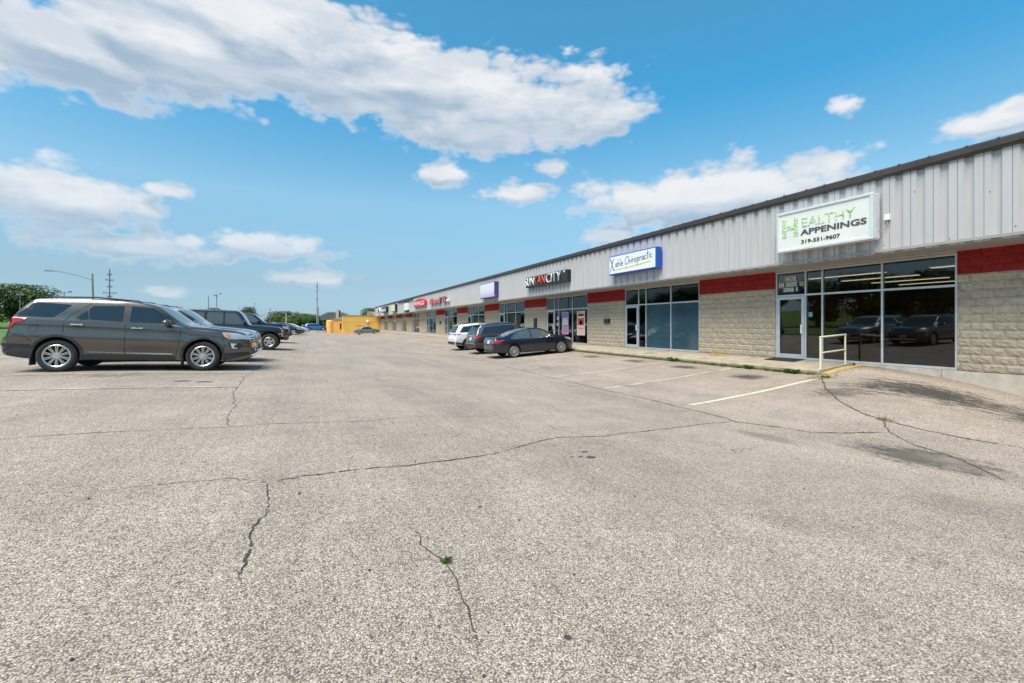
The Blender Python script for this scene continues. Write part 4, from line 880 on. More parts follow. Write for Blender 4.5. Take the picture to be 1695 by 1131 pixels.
class Car:
    def __init__(s, sp, name, label, loc, heading, pm, tilt=0., group=None, detail=True, roll=0.):
        s.sp = sp; s.root = empty(name, loc, 0, label, sp.get('cat', 'car'), group); s.root.rotation_euler = (roll, tilt, heading); s.pm = pm; s.detail = detail; s.body()
    def body(s):
        sp = s.sp; fn = {k: pchip(sp[k]) for k in ('top', 'bot', 'belt', 'hw', 'tw')}; x0, x1 = sp['top'][0][0], sp['top'][-1][0]
        xs = []; x = x0
        while x < x1-1e-4:
            xs.append(x); e = min(x-x0, x1-x); x += .010 if e < .12 else (.016 if e < .62 else .06)
        xs.append(x1); rows = []
        for x in xs:
            zt, zb, w = fn['top'](x), fn['bot'](x), fn['hw'](x); zt = max(zt, zb+.12); be = min(fn['belt'](x), zt-.035); zb = min(zb, be-.06); wt = min(fn['tw'](x), w*.97); h = be-zb; g = zt-be
            cr = sp.get('crease', .012)
            P = [(0, zb), (.55*w, zb), (.86*w, zb), (.945*w, zb+.03), (.966*w, zb+.16*h), (.962*w, zb+.30*h), (.990*w, zb+.37*h), (1.*w, zb+.52*h), (.998*w, zb+.68*h), ((.998-cr)*w, zb+.74*h), (.988*w, zb+.84*h), (.975*w, be-.045), (.950*w, be)]
            yb = .950*w
            for t, bul in ((.3, .012), (.6, .016), (.85, .008)): P.append((yb+(wt-yb)*t+bul*min(1, g/.3), be+(g-.05*min(1, g/.3))*t))
            e = min(.042, g*.5)
            P += [(wt, zt-e*.85), (wt-.018, zt-e*.36), (wt-.06, zt-e*.10), (wt*.6, zt-e*.02+.004), (wt*.3, zt+.010*min(1, g/.3)), (0, zt+.014*min(1, g/.3))]
            rows.append([(x, y, z) for y, z in P]+[(x, -y, z) for y, z in P[-2:0:-1]])
        n = len(rows[0]); vs = [p for r in rows for p in r]; fs = []
        for i in range(len(rows)-1):
            for j in range(n): fs.append((i*n+j, i*n+(j+1) % n, (i+1)*n+(j+1) % n, (i+1)*n+j))
        fs.append(tuple(range(n-1, -1, -1))); b = (len(rows)-1)*n; fs.append(tuple(range(b, b+n)))
        o = mesh('body', vs, fs, [s.pm, M_LINER]); bm = bmesh.new(); bm.from_mesh(o.data); bmesh.ops.recalc_face_normals(bm, faces=bm.faces); bm.to_mesh(o.data); bm.free()
        ra, W = sp['arch'], sp['hwmax']; m = MB(); cz = sp['R']
        for ax in (0, sp['wb']):
            for sd in (-1, 1):
                y0, y1 = sd*(W-.36), sd*(W+.3); k = 28; v = []
                for yy in (y0, y1):
                    for i in range(k): t = 2*math.pi*i/k; v.append((ax+ra*math.cos(t), yy, cz+.02+ra*math.sin(t)))
                f = [(i, (i+1) % k, k+(i+1) % k, k+i) for i in range(k)]+[tuple(range(k-1, -1, -1)), tuple(range(k, 2*k))]
                m.add(v, f if sd > 0 else [tuple(reversed(q)) for q in f])
        cut = m.obj('cutter', M_LINER); bm = bmesh.new(); bm.from_mesh(cut.data); bmesh.ops.recalc_face_normals(bm, faces=bm.faces); bm.to_mesh(cut.data); bm.free()
        md = o.modifiers.new('b', 'BOOLEAN'); md.object = cut; md.operation = 'DIFFERENCE'; md.solver = 'EXACT'
        me = bpy.data.meshes.new_from_object(o.evaluated_get(bpy.context.evaluated_depsgraph_get())); o.modifiers.clear(); o.data = me; bpy.data.objects.remove(cut)
        bm = bmesh.new(); bm.from_mesh(me)
        for f in bm.faces:
            c = f.calc_center_median(); d = min(math.hypot(c.x-ax, c.z-cz-.02) for ax in (0, sp['wb'])); f.smooth = True
            if (d < ra*1.002 and abs(c.y) < W*.985 and (d > ra*.985 and abs(f.normal.y) < .3 or abs(f.normal.y) > .95 and d < ra*.99 and abs(c.y) < W-.3)) or f.normal.z < -.75: f.material_index = 1
            else: f.material_index = 0
        for e in bm.edges:
            if len(e.link_faces) == 2 and e.calc_face_angle(0) > R(40): e.smooth = False
        bm.to_mesh(me)
        while len(me.materials) > 2: me.materials.pop()
        s.bvh = BVHTree.FromBMesh(bm); bm.free(); o.parent = s.root; s.bodyo = o
    def proj(s, name, geo, m_, axis='y', off=.004, parent=None, sides=(1, -1), skirt=.02, smooth=True):
        out = []
        for sd in (sides if axis == 'y' else (1,)):
            v2, f2 = geo; vs = []
            for a, b in v2:
                if axis == 'y': og, d = Vector((a, sd*3, b)), Vector((0, -sd, 0))
                elif axis == 'r': og, d = Vector((-9, a, b)), Vector((1, 0, 0))
                elif axis == 'f': og, d = Vector((12, a, b)), Vector((-1, 0, 0))
                else: og, d = Vector((a, b, 6)), Vector((0, 0, -1))
                p, n, i, ds = s.bvh.ray_cast(og, d)
                if p is None: p, n, i, ds = s.bvh.find_nearest(og+d*2.); 
                if n.dot(d) > 0: n = -n
                vs.append(p+n*off)
            cnt = {}
            for f in f2:
                for k in range(len(f)): e = (f[k], f[(k+1) % len(f)]); cnt[tuple(sorted(e))] = cnt.get(tuple(sorted(e)), 0)+1
            fs = [tuple(f) for f in f2]; base = len(vs); mp = {}; dvec = {'y': Vector((0, -sd, 0)), 'r': Vector((1, 0, 0)), 'f': Vector((-1, 0, 0)), 't': Vector((0, 0, -1))}[axis]
            for f in f2:
                for k in range(len(f)):
                    a, b = f[k], f[(k+1) % len(f)]
                    if cnt[tuple(sorted((a, b)))] == 1:
                        for q in (a, b):
                            if q not in mp: mp[q] = len(vs); vs.append(vs[q]+dvec*(skirt+off))
                        fs.append((a, mp[a], mp[b], b))
            o = mesh(name, vs, fs, m_, parent or s.root, False); bm = bmesh.new(); bm.from_mesh(o.data); bmesh.ops.recalc_face_normals(bm, faces=bm.faces)
            c = sum((f.normal.dot(-dvec)*f.calc_area() for f in bm.faces))
            if c < 0: bmesh.ops.reverse_faces(bm, faces=bm.faces)
            for f in bm.faces: f.smooth = smooth
            for e in bm.edges:
                if len(e.link_faces) == 2 and e.calc_face_angle(0) > R(30): e.smooth = False
            bm.to_mesh(o.data); bm.free(); out.append(o)
        return out
    def wheels(s, spokes=10, rim=None, style='v', rm=None, lo=False):
        sp = s.sp; Rr = sp['R']; rr = rim or sp['rim']; W = sp['hwmax']-.025; tw = .235; rm = rm or M_RIM
        if 'wheelset' not in sp or sp['wheelset'][0] != (spokes, style, rm.name):
            t = MB(); prof = [(-tw*.42, rr-.005), (-tw*.5, rr+.03), (-tw*.52, (rr+Rr)/2), (-tw*.47, Rr-.03), (-tw*.36, Rr-.004), (0, Rr), (tw*.36, Rr-.004), (tw*.47, Rr-.03), (tw*.52, (rr+Rr)/2), (tw*.5, rr+.03), (tw*.42, rr-.005)]
            t.lathe(prof, 40 if not lo else 24)
            for q in (-.30, 0, .30): pass
            tyre = autosmooth(t.obj('tyre', M_TYRE), 40)
            rmh = MB(); o_ = tw*.44
            rmh.lathe([(o_, rr+.004), (o_+.008, rr-.008), (o_-.005, rr-.03), (-tw*.3, rr-.045)], 40 if not lo else 24)          # outer lip, barrel
            rmh.lathe([(o_-.02, .075), (o_-.005, .07), (o_+.0, .03), (o_+.002, .0)], 16)                # hub cap
            for i in range(spokes):
                a0 = 2*math.pi*i/spokes+.3
                if style == 'v': angs = (a0-.085, a0+.085); w0, w1 = .009, .010
                else: angs = (a0,); w0, w1 = (.020, .017) if style == 's' else (.042, .05)
                for j, a in enumerate(angs):
                    c, sn = math.cos(a), math.sin(a); v = []
                    ah = a0+(a-a0)*1.8 if style == 'v' else a; ch, sh = math.cos(ah), math.sin(ah)
                    for r_, w_, cc, ss_, y_ in ((.05, w0, ch, sh, o_-.012), (rr-.018, w1, c, sn, o_-.004)):
                        for yy in (y_, y_-.035):
                            for k in (-1, 1): v.append((cc*r_-ss_*w_*k, yy, ss_*r_+cc*w_*k))
                    rmh.add(v, [(0,1,5,4),(2,6,7,3),(0,4,6,2),(1,3,7,5),(0,2,3,1),(4,5,7,6)])
            rimo = autosmooth(rmh.obj('rim', rm), 30)
            h = MB(); h.lathe([(tw*.1, .0), (tw*.1, rr*.72), (tw*.05, rr*.72)], 24); h.lathe([(-tw*.25, .0), (-tw*.25, rr-.02), (-tw*.28, rr-.02)], 24); hub = h.obj('wheel', M_DISC)
            sp['wheelset'] = ((spokes, style, rm.name), tyre.data, rimo.data, hub.data)
            for q in (tyre, rimo, hub): bpy.data.objects.remove(q)
        _, td, rd, hd = sp['wheelset']
        for ax in (0, sp['wb']):
            for sd in (1, -1):
                w = bpy.data.objects.new('wheel', hd); link(w, s.root); w.location = (ax, sd*(W-tw/2), Rr); w.rotation_euler = (0, 0, 0 if sd > 0 else math.pi)
                for nm, dd in (('tyre', td), ('rim', rd)): link(bpy.data.objects.new(nm, dd), w)
    def handle(s, x, z, w=.20, m_=None):
        for sd in (1, -1):
            p, n, i, d = s.bvh.ray_cast(Vector((x, sd*3, z)), Vector((0, -sd, 0)))
            if p is None: continue
            y = p.y; m = MB(); m.bbox(x-w/2, x+w/2, min(y+sd*.012, y+sd*.04), max(y+sd*.012, y+sd*.04), z-.016, z+.014, .008)
            for q in (-w*.4, w*.36): m.box(x+q, x+q+.03, min(y-sd*.02, y+sd*.02), max(y-sd*.02, y+sd*.02), z-.01, z+.01)
            m.obj('door_handle', m_ or s.pm, s.root)
            s.proj('handle_recess', poly2([(x-.06, z-.04), (x+.05, z-.04), (x+.05, z+.035), (x-.06, z+.035)], .05, 2, .25), M_SEAM, 'y', .0015, sides=(sd,))
    def mirror(s, x, z, m_=None):
        for sd in (1, -1):
            p, n, i, d = s.bvh.ray_cast(Vector((x, sd*3, z-.03)), Vector((0, -sd, 0)))
            y = p.y if p is not None else sd*.85
            bm = bmesh.new(); bmesh.ops.create_icosphere(bm, subdivisions=3, radius=1)
            for q in bm.verts:
                c = q.co; c.x = c.x*.10 if c.x > 0 else max(c.x, -.55)*.10; c.y *= .125; c.z = c.z*.08-(.02 if c.z < 0 else 0)*c.y; q.co = Vector((x+c.x-.03, y+sd*.15+c.y, z+c.z+.03))
            m = MB(); m.bm(bm); ms = autosmooth(m.obj('mirror', m_ or s.pm, s.root), 50)
            MB().bbox(x-.02, x+.03, min(y-sd*.05, y+sd*.12), max(y-sd*.05, y+sd*.12), z-.05, z-.01, .012).obj('mirror_stalk', M_CLAD, s.root)
            MB().box(x-.092, x-.086, min(y+sd*.05, y+sd*.25), max(y+sd*.05, y+sd*.25), z-.02, z+.08).obj('mirror_glass', M_CHROME, ms)
    def plate(s, axis, z, w=.31, h=.16, y=0.):
        s.proj('number_plate', poly2([(y-w/2, z-h/2), (y+w/2, z-h/2), (y+w/2, z+h/2), (y-w/2, z+h/2)], .12, 0), M_PLATE, axis, .012)
    def rails(s, x0, x1, y, z, m_=None):
        for sd in (1, -1):
            m = MB(); pts = [(x0, -.03), (x0+.12, .035), ((x0+x1)/2, .045), (x1-.15, .03), (x1, -.04)]
            for (a, b), (c, d) in zip(pts, pts[1:]):
                z0 = s.bvh.ray_cast(Vector((a, sd*y, 5)), Vector((0, 0, -1)))[0]; z1 = s.bvh.ray_cast(Vector((c, sd*y, 5)), Vector((0, 0, -1)))[0]
                m.tube((a, sd*y, (z0.z if z0 else z)+b), (c, sd*y, (z1.z if z1 else z)+d), .018, n=8)
            autosmooth(m.obj('roof_rail', m_ or M_RAIL, s.root), 60)
    def arches(s, w=.06, m_=M_CLAD, off=.012):
        ra = s.sp['arch']; cz = s.sp['R']+.02
        for ax in (0, s.sp['wb']): s.proj('wheel_arch', ring2((ax, cz), ra+.002, ra+w, -14, 194), m_, 'y', off)
    def seams(s, lines, w=.011):
        for L in lines: s.proj('door_gap', rib2(L, w), M_SEAM, 'y', .0012, skirt=.004)
def place(sp, xr, y):
    z0, z1 = G(xr, y), G(xr+sp['wb'], y); return (xr, y, z0), math.atan2(z0-z1, sp['wb'])
SUV = dict(cat='SUV', wb=2.865, R=.378, rim=.262, arch=.425, hwmax=.995, crease=.022,
  top=[(-1.03,.48),(-1.02,.70),(-.97,.84),(-.90,.93),(-.86,1.08),(-.80,1.30),(-.52,1.665),(-.45,1.705),(0,1.74),(.5,1.75),(1.,1.74),(1.45,1.71),(1.75,1.655),(2.45,1.18),(2.6,1.14),(3.,1.11),(3.4,1.07),(3.72,1.0),(3.85,.91),(3.92,.74),(3.95,.55),(3.965,.42)],
  bot=[(-1.03,.42),(-.9,.37),(-.5,.31),(.5,.27),(2.3,.25),(3.3,.22),(3.7,.25),(3.965,.34)],
  belt=[(-1.03,1.25),(0,1.235),(1.2,1.20),(2.4,1.15),(2.6,1.08),(3.2,1.02),(3.7,.92),(3.965,.8)],
  hw=[(-1.03,.66),(-1.01,.80),(-.94,.90),(-.7,.957),(-.3,.985),(.5,.995),(2.3,.995),(3.,.985),(3.4,.955),(3.65,.885),(3.8,.80),(3.92,.66),(3.965,.52)],
  tw=[(-1.03,.56),(-.95,.80),(-.85,.85),(-.5,.785),(0,.765),(1.,.76),(1.7,.74),(2.1,.775),(2.5,.83),(3.,.85),(3.5,.81),(3.8,.69),(3.965,.44)])
def big_suv(name, label, xr, y, pm, spokes=10):
    loc, tl = place(SUV, xr, y); c = Car(SUV, name, label, loc, 0, pm, tl)
    c.proj('window_surround', poly2([(.30,1.285),(.56,1.605),(1.2,1.63),(1.80,1.60),(2.10,1.40),(2.40,1.155),(1.3,1.185),(.36,1.215)], .08, 1, .06), M_BLACK, 'y', .003)
    c.proj('side_window', poly2([(-.76,1.30),(-.46,1.615),(.22,1.585),(-.08,1.285),(-.24,1.275)], .08, 1, .08), M_CARGLASS, 'y', .004)
    c.proj('side_window', poly2([(.35,1.285),(.50,1.46),(.55,1.25),(.40,1.232)], .08, 1, .06), M_CARGLASS, 'y', .006)
    c.proj('side_window', poly2([(.575,1.25),(.535,1.49),(.60,1.575),(1.19,1.60),(1.19,1.215)], .08, 1, .04), M_CARGLASS, 'y', .006)
    c.proj('side_window', poly2([(1.33,1.21),(1.33,1.60),(1.76,1.575),(2.07,1.36),(2.27,1.185)], .08, 1, .04), M_CARGLASS, 'y', .006)
    c.proj('windscreen', poly2([(1.80,-.60),(1.84,0),(1.80,.60),(2.12,.68),(2.44,.74),(2.50,0),(2.44,-.74),(2.12,-.68)], .08, 1, .08), M_CARGLASS_L, 't', .004)
    c.proj('rear_window', poly2([(-.66,1.33),(.66,1.33),(.60,1.60),(-.60,1.60)], .08, 1, .08), M_CARGLASS, 'r', .004)
    c.seams([[(.10,.93),(.13,1.22),(.24,1.36),(.55,1.62)], [(1.26,1.63),(1.262,.33)], [(2.37,1.16),(2.375,.88),(2.29,.34)], [(.50,.335),(2.29,.315)], [(-.93,.92),(-.62,.86),(-.44,.72)], [(3.30,.86),(3.34,.70),(3.31,.5)]])
    c.seams([[(2.47,1.11),(3.0,1.065),(3.30,1.01)]], .008)
    for x, z in ((.36,1.115),(1.50,1.06)): c.handle(x, z, .24, M_CHROME)
    c.mirror(2.14, 1.19); c.arches(.055)
    c.proj('side_moulding', rib2([(.58,.475),(1.255,.455)], .032), M_CHROME, 'y', .010); c.proj('side_moulding', rib2([(1.275,.455),(2.22,.43)], .032), M_CHROME, 'y', .010)
    c.proj('sill_cladding', poly2([(.46,.30),(2.30,.28),(2.25,.40),(.50,.43)], .12, 0), M_CLAD, 'y', .006)
    c.proj('crease', rib2([(.62,1.055),(1.25,1.02),(2.35,.975)], .012), pm, 'y', .009)
    c.proj('tail_lamp', poly2([(-.885,1.0),(-.85,1.255),(-.53,1.245),(-.62,1.165),(-.74,1.135),(-.80,1.01)], .05, 1, .06), M_TAIL, 'y', .012)
    for sd in (1, -1): c.proj('tail_lamp', poly2([(sd*.56,1.10),(sd*.86,1.0),(sd*.86,1.27),(sd*.56,1.25)], .06, 1, .06), M_TAIL, 'r', .012)
    c.proj('fuel_door', ring2((-.42,1.0), .078, .084, 0, 360, 26), M_SEAM, 'y', .0015, sides=(-1,))
    c.proj('rear_bumper', poly2([(-1.02,.46),(-.95,.40),(-.46,.33),(-.46,.64),(-1.0,.66)], .08, 0), M_CLAD, 'y', .006)
    c.proj('rear_bumper', poly2([(-.8,.44),(.8,.44),(.8,.65),(-.8,.65)], .1, 0), M_CLAD, 'r', .006)
    c.proj('head_lamp', poly2([(3.27,1.0),(3.60,.985),(3.78,.93),(3.80,.835),(3.45,.825),(3.34,.885)], .05, 1, .08), M_HEAD, 'y', .010)
    c.proj('turn_signal', poly2([(3.33,.975),(3.45,.965),(3.47,.845),(3.40,.875)], .05, 1, .08), M_AMBER, 'y', .014)
    for sd in (1, -1): c.proj('head_lamp', poly2([(sd*.52,.82),(sd*.80,.82),(sd*.80,.94),(sd*.52,.93)], .05, 1, .1), M_HEAD, 'f', .010)
    c.proj('grille', poly2([(-.52,.72),(.52,.72),(.50,.95),(-.50,.95)], .08, 1, .08), M_BLACK, 'f', .006)
    for z in (.77,.83,.89): c.proj('grille_bar', rib2([(-.49,z),(.49,z)], .022), M_CHROME, 'f', .016)
    c.proj('fog_lamp_bezel', poly2([(3.40,.745),(3.74,.715),(3.74,.66),(3.66,.56),(3.50,.565)], .05, 1, .08), M_CLAD, 'y', .006); c.proj('fog_lamp', poly2([(3.47,.72),(3.62,.71),(3.60,.69),(3.56,.68),(3.55,.61),(3.64,.60),(3.62,.58),(3.51,.585)], .04, 0), M_TAILW, 'y', .013)
    c.proj('front_valance', poly2([(3.32,.25),(3.92,.42),(3.94,.50),(3.34,.46)], .08, 0), M_CLAD, 'y', .004); c.proj('lower_grille', poly2([(-.62,.40),(.62,.40),(.62,.60),(-.62,.60)], .08, 1, .1), M_CLAD, 'f', .005); c.proj('skid_plate', rib2([(-.6,.40),(.6,.40)], .05), M_CHROME, 'f', .012)
    c.plate('f', .56); c.plate('r', .78); c.rails(-.35, 1.55, .62, 1.72, M_BLACK); c.wheels(spokes, style='v')
    for ax, w in ((-.42, .05), (2.865-.42, .05)): c.proj('mud_flap', poly2([(ax-.035,.20),(ax+.045,.20),(ax+.04,.36),(ax-.04,.36)], .2, 0), M_CLAD, 'y', .0, skirt=.02) if False else None
    MB().bbox(-.47, -.44, -.97, -.72, .16, .42, .008).obj('mud_flap', M_CLAD, c.root); MB().bbox(2.40, 2.43, -.97, -.74, .14, .36, .008).obj('mud_flap', M_CLAD, c.root)
    return c
P_GREY = paint('magnetic_grey_paint', (.098, .088, .077), .55, .22); P_SILV = paint('silver_grey_paint', (.34, .38, .43), .6); P_NAVY = paint('navy_paint', (.004, .0075, .024), .25, .25); P_BLACK = paint('black_paint', (.014, .013, .013), .2, .28)
P_WHITE = paint('white_paint', (.74, .74, .73), .0, .35); P_DGREY = paint('dark_granite_paint', (.060, .057, .055), .6); P_BLUE = paint('bright_blue_paint', (.03, .13, .42), .5); P_SILVER = paint('pewter_paint', (.24, .225, .20), .7)
ex = big_suv('parked_suv', 'large dark grey SUV parked side-on, nearest in the left row', -5.40, 14.95, P_GREY)
big_suv('parked_suv', 'silver-grey SUV whose nose shows just behind the nearest SUV', -5.52, 18.0, P_SILV, 8)
# ---- midsize SUV seen from behind
MSUV = dict(cat='SUV', wb=2.915, R=.385, rim=.265, arch=.435, hwmax=.965, crease=.01,
  top=[(-.98,.5),(-.97,.72),(-.93,.86),(-.88,1.0),(-.85,1.12),(-.77,1.30),(-.50,1.66),(-.40,1.71),(.2,1.755),(.9,1.76),(1.5,1.73),(1.8,1.66),(2.4,1.22),(2.6,1.16),(3.1,1.11),(3.6,1.02),(3.78,.9),(3.84,.7),(3.86,.45)],
  bot=[(-.98,.42),(-.8,.38),(-.4,.32),(.5,.29),(2.4,.28),(3.4,.28),(3.86,.36)], belt=[(-.98,1.15),(0,1.17),(1.2,1.15),(2.4,1.12),(2.7,1.06),(3.3,1.0),(3.86,.8)],
  hw=[(-.98,.70),(-.95,.83),(-.88,.90),(-.6,.945),(0,.965),(2.3,.965),(3.,.95),(3.4,.90),(3.65,.82),(3.8,.68),(3.86,.55)], tw=[(-.98,.6),(-.9,.82),(-.80,.80),(-.48,.66),(0,.68),(1.,.69),(1.75,.67),(2.1,.72),(2.5,.80),(3.,.82),(3.5,.77),(3.8,.6),(3.86,.45)])
def mid_suv(name, label, xr, y, pm, white=False):
    loc, tl = place(MSUV, xr, y); c = Car(MSUV, name, label, loc, 0, pm, tl)
    c.proj('window_surround', poly2([(-.62,1.21),(-.30,1.59),(.9,1.63),(1.7,1.59),(2.0,1.42),(2.32,1.155),(1.2,1.175)], .08, 1, .05), M_BLACK, 'y', .003)
    for p in ([(-.50,1.23),(-.26,1.56),(.27,1.585),(.30,1.20)], [(.38,1.20),(.38,1.59),(1.14,1.60),(1.14,1.19)], [(1.24,1.19),(1.24,1.60),(1.66,1.56),(1.95,1.40),(2.2,1.185)]): c.proj('side_window', poly2(p, .08, 1, .05), M_CARGLASS, 'y', .006)
    if not white: c.proj('window_trim', rib2([(-.64,1.19),(-.32,1.60),(.9,1.645),(1.7,1.605)], .022), M_CHROME, 'y', .008)
    c.proj('rear_window', poly2([(-.68,1.21),(.68,1.21),(.62,1.60),(-.62,1.60)], .08, 1, .1), M_CARGLASS, 'r', .005)
    c.proj('windscreen', poly2([(1.85,-.56),(1.88,0),(1.85,.56),(2.36,.70),(2.42,0),(2.36,-.70)], .08, 1, .08), M_CARGLASS_L, 't', .004)
    MB().bbox(-.64, -.36, -.62, .62, 1.675, 1.705, .012).obj('spoiler', pm if white else M_BLACK, c.root)
    c.proj('wiper', rib2([(-.02,1.235),(.34,1.25)], .018), M_BLACK, 'r', .02)
    c.seams([[(.32,.98),(.32,1.62)], [(1.19,1.62),(1.19,.38)], [(2.3,1.13),(2.3,.40)], [(.5,.37),(2.3,.36)]]); c.proj('tailgate_gap', rib2([(-.80,1.16),(-.80,.74),(.80,.74),(.80,1.16)], .012), M_SEAM, 'r', .0015)
    for x in (.45, 1.36): c.handle(x, 1.05, .2)
    c.mirror(2.10, 1.17)
    if white:
        for sd in (1, -1): c.proj('tail_lamp', poly2([(sd*.28,1.065),(sd*.88,1.055),(sd*.88,1.115),(sd*.30,1.10)], .06, 1, .1), M_TAIL, 'r', .008)
        c.proj('tail_lamp', poly2([(-.86,1.06),(-.52,1.085),(-.56,1.125),(-.86,1.12)], .05, 0), M_TAIL, 'y', .008); c.proj('light_bar', rib2([(-.86,1.125),(.86,1.125)], .018), M_BLACK, 'r', .01)
    else:
        for sd in (1, -1):
            c.proj('tail_lamp', poly2([(sd*.44,1.10),(sd*.90,1.10),(sd*.90,.94),(sd*.62,.96)], .06, 1, .08), M_TAIL, 'r', .010); c.proj('reflector', poly2([(sd*.66,.56),(sd*.84,.56),(sd*.84,.63),(sd*.66,.63)], .06, 1, .1), M_TAIL, 'r', .012)
        c.proj('tail_lamp', poly2([(-.90,.95),(-.86,1.10),(-.56,1.11),(-.62,1.0),(-.8,.94)], .05, 1, .06), M_TAIL, 'y', .010); c.proj('garnish', rib2([(-.42,1.09),(.42,1.09)], .05), M_CHROME, 'r', .01)
    c.proj('rear_bumper', poly2([(-.86,.44),(.86,.44),(.86,.63),(-.86,.63)], .1, 0), M_CLAD, 'r', .008); c.proj('rear_bumper', poly2([(-.96,.46),(-.45,.37),(-.45,.52),(-.94,.62)], .08, 0), M_CLAD, 'y', .006)
    c.proj('sill_cladding', poly2([(.46,.31),(2.44,.30),(2.40,.42),(.5,.43)], .12, 0), M_CLAD, 'y', .006)
    if not white: c.proj('bumper_trim', rib2([(-.8,.66),(.8,.66)], .02), M_CHROME, 'r', .012)
    c.arches(.05); c.plate('r', .92); c.rails(-.25, 1.5, .58, 1.72, M_BLACK if white else M_RAIL); c.wheels(5 if white else 10, style='w' if white else 's', rm=M_RIMD if white else M_RIM)
    c.proj('head_lamp', poly2([(3.35,.92),(3.74,.86),(3.76,.78),(3.45,.80)], .05, 1, .08), M_HEAD, 'y', .008); c.proj('grille', poly2([(-.55,.72),(.55,.72),(.55,.92),(-.55,.92)], .1, 0), M_BLACK, 'f', .006); return c
mid_suv('parked_suv', 'white SUV with dark lower bumper parked nose-in at the walk', 9.75, 29.75, P_WHITE, True)
mid_suv('parked_suv', 'dark grey SUV with chrome trim parked between the white SUV and the navy sedan', 9.7, 25.65, P_DGREY)
# ---- sedan
SED = dict(cat='sedan', wb=2.775, R=.335, rim=.235, arch=.372, hwmax=.91, crease=.012,
  top=[(-1.10,.45),(-1.09,.70),(-1.05,.86),(-.99,1.02),(-.94,1.085),(-.6,1.105),(-.35,1.14),(.1,1.275),(.45,1.385),(.8,1.445),(1.2,1.465),(1.6,1.435),(1.9,1.345),(2.25,1.155),(2.5,1.035),(2.75,.98),(3.2,.90),(3.5,.80),(3.66,.68),(3.72,.52),(3.74,.42)],
  bot=[(-1.10,.36),(-.6,.28),(.5,.22),(2.3,.2),(3.2,.2),(3.6,.22),(3.74,.30)], belt=[(-1.10,.97),(-.5,.985),(0,.975),(1,.945),(2.2,.915),(2.8,.86),(3.4,.76),(3.74,.6)],
  hw=[(-1.10,.58),(-1.06,.72),(-.95,.82),(-.7,.875),(0,.905),(2.2,.91),(2.9,.885),(3.3,.82),(3.55,.70),(3.7,.52),(3.74,.40)], tw=[(-1.10,.48),(-.95,.70),(-.5,.69),(0,.62),(.6,.58),(1.4,.585),(1.9,.62),(2.4,.72),(2.9,.74),(3.3,.68),(3.6,.5),(3.74,.32)])
def sedan(name, label, xr, y, pm, spokes=10, rm=None, group=None, lo=False, heading=0., clear=False):
    loc, tl = place(SED, xr, y); c = Car(SED, name, label, loc, heading, pm, tl, group); gm = M_CARGLASS_L if clear else M_CARGLASS
    c.proj('window_surround', poly2([(-.12,1.0),(.20,1.20),(.50,1.345),(.95,1.42),(1.5,1.405),(1.86,1.27),(2.16,1.06),(2.22,.945),(1.,.965)], .08, 1, .05), M_BLACK, 'y', .003)
    c.proj('side_window', poly2([(.0,1.01),(.24,1.19),(.27,.995)], .08, 0), gm, 'y', .006); c.proj('side_window', poly2([(.31,.995),(.29,1.215),(.52,1.325),(.99,1.395),(.99,.98)], .08, 1, .05), gm, 'y', .006); c.proj('side_window', poly2([(1.07,.975),(1.07,1.395),(1.48,1.38),(1.82,1.255),(2.08,1.06),(2.12,.96)], .08, 1, .05), gm, 'y', .006)
    c.proj('rear_window', poly2([(-.33,-.58),(-.36,0),(-.33,.58),(.40,.49),(.43,0),(.40,-.49)], .08, 1, .08), gm, 't', .004); c.proj('windscreen', poly2([(1.64,-.50),(1.60,0),(1.64,.50),(2.32,.66),(2.40,0),(2.32,-.66)], .08, 1, .08), gm, 't', .004)
    c.proj('tail_lamp', poly2([(-1.03,.80),(-1.0,.94),(-.50,.975),(-.58,.90),(-.80,.82)], .05, 1, .06), M_TAIL, 'y', .008); c.proj('head_lamp', poly2([(3.02,.86),(3.42,.78),(3.58,.68),(3.40,.68),(3.12,.78)], .05, 1, .08), M_HEAD, 'y', .008)
    for sd in (1, -1): c.proj('tail_lamp', poly2([(sd*.40,.84),(sd*.80,.80),(sd*.80,.94),(sd*.42,.935)], .06, 1, .08), M_TAIL, 'r', .008)
    c.seams([[(.20,.80),(.24,1.0),(.45,1.36)], [(1.03,1.42),(1.04,.30)], [(2.20,.95),(2.22,.75),(2.16,.30)], [(.42,.29),(2.16,.27)], [(-.62,.90),(-.60,.62),(-.44,.52)]])
    c.wheels(spokes, style='s', rm=rm, lo=lo)
    if not lo:
        for x in (.42, 1.32): c.handle(x, .86, .19)
        c.mirror(2.08, .985); c.proj('window_trim', rib2([(2.18,.938),(1.,.955),(-.10,.985)], .02), M_CHROME, 'y', .008); c.proj('window_trim', rib2([(-.14,1.0),(.20,1.225),(.50,1.365),(.95,1.44)], .022), M_CHROME, 'y', .008)
        c.plate('r', .86); c.proj('boot_gap', rib2([(-.66,1.06),(-.62,.76),(.62,.76),(.66,1.06)], .012), M_SEAM, 'r', .0015); c.proj('boot_garnish', rib2([(-.38,.955),(.38,.955)], .03), M_CHROME, 'r', .008); c.proj('rear_diffuser', poly2([(-.62,.38),(.62,.38),(.58,.48),(-.58,.48)], .08, 1, .1), M_CLAD, 'r', .005)
        c.proj('bumper_line', rib2([(-1.07,.74),(-.60,.70)], .01), M_SEAM, 'y', .0012); c.proj('grille', poly2([(-.5,.42),(.5,.42),(.55,.60),(-.55,.60)], .1, 0), M_CLAD, 'f', .005)
    return c
sedan('parked_sedan', 'navy sedan parked nose-in at the walk, nearest car of the right row', 9.62, 22.12, P_NAVY, clear=True)
M_HUB = mat('bright_wheel_cover', (.60, .60, .60), .35, .5)
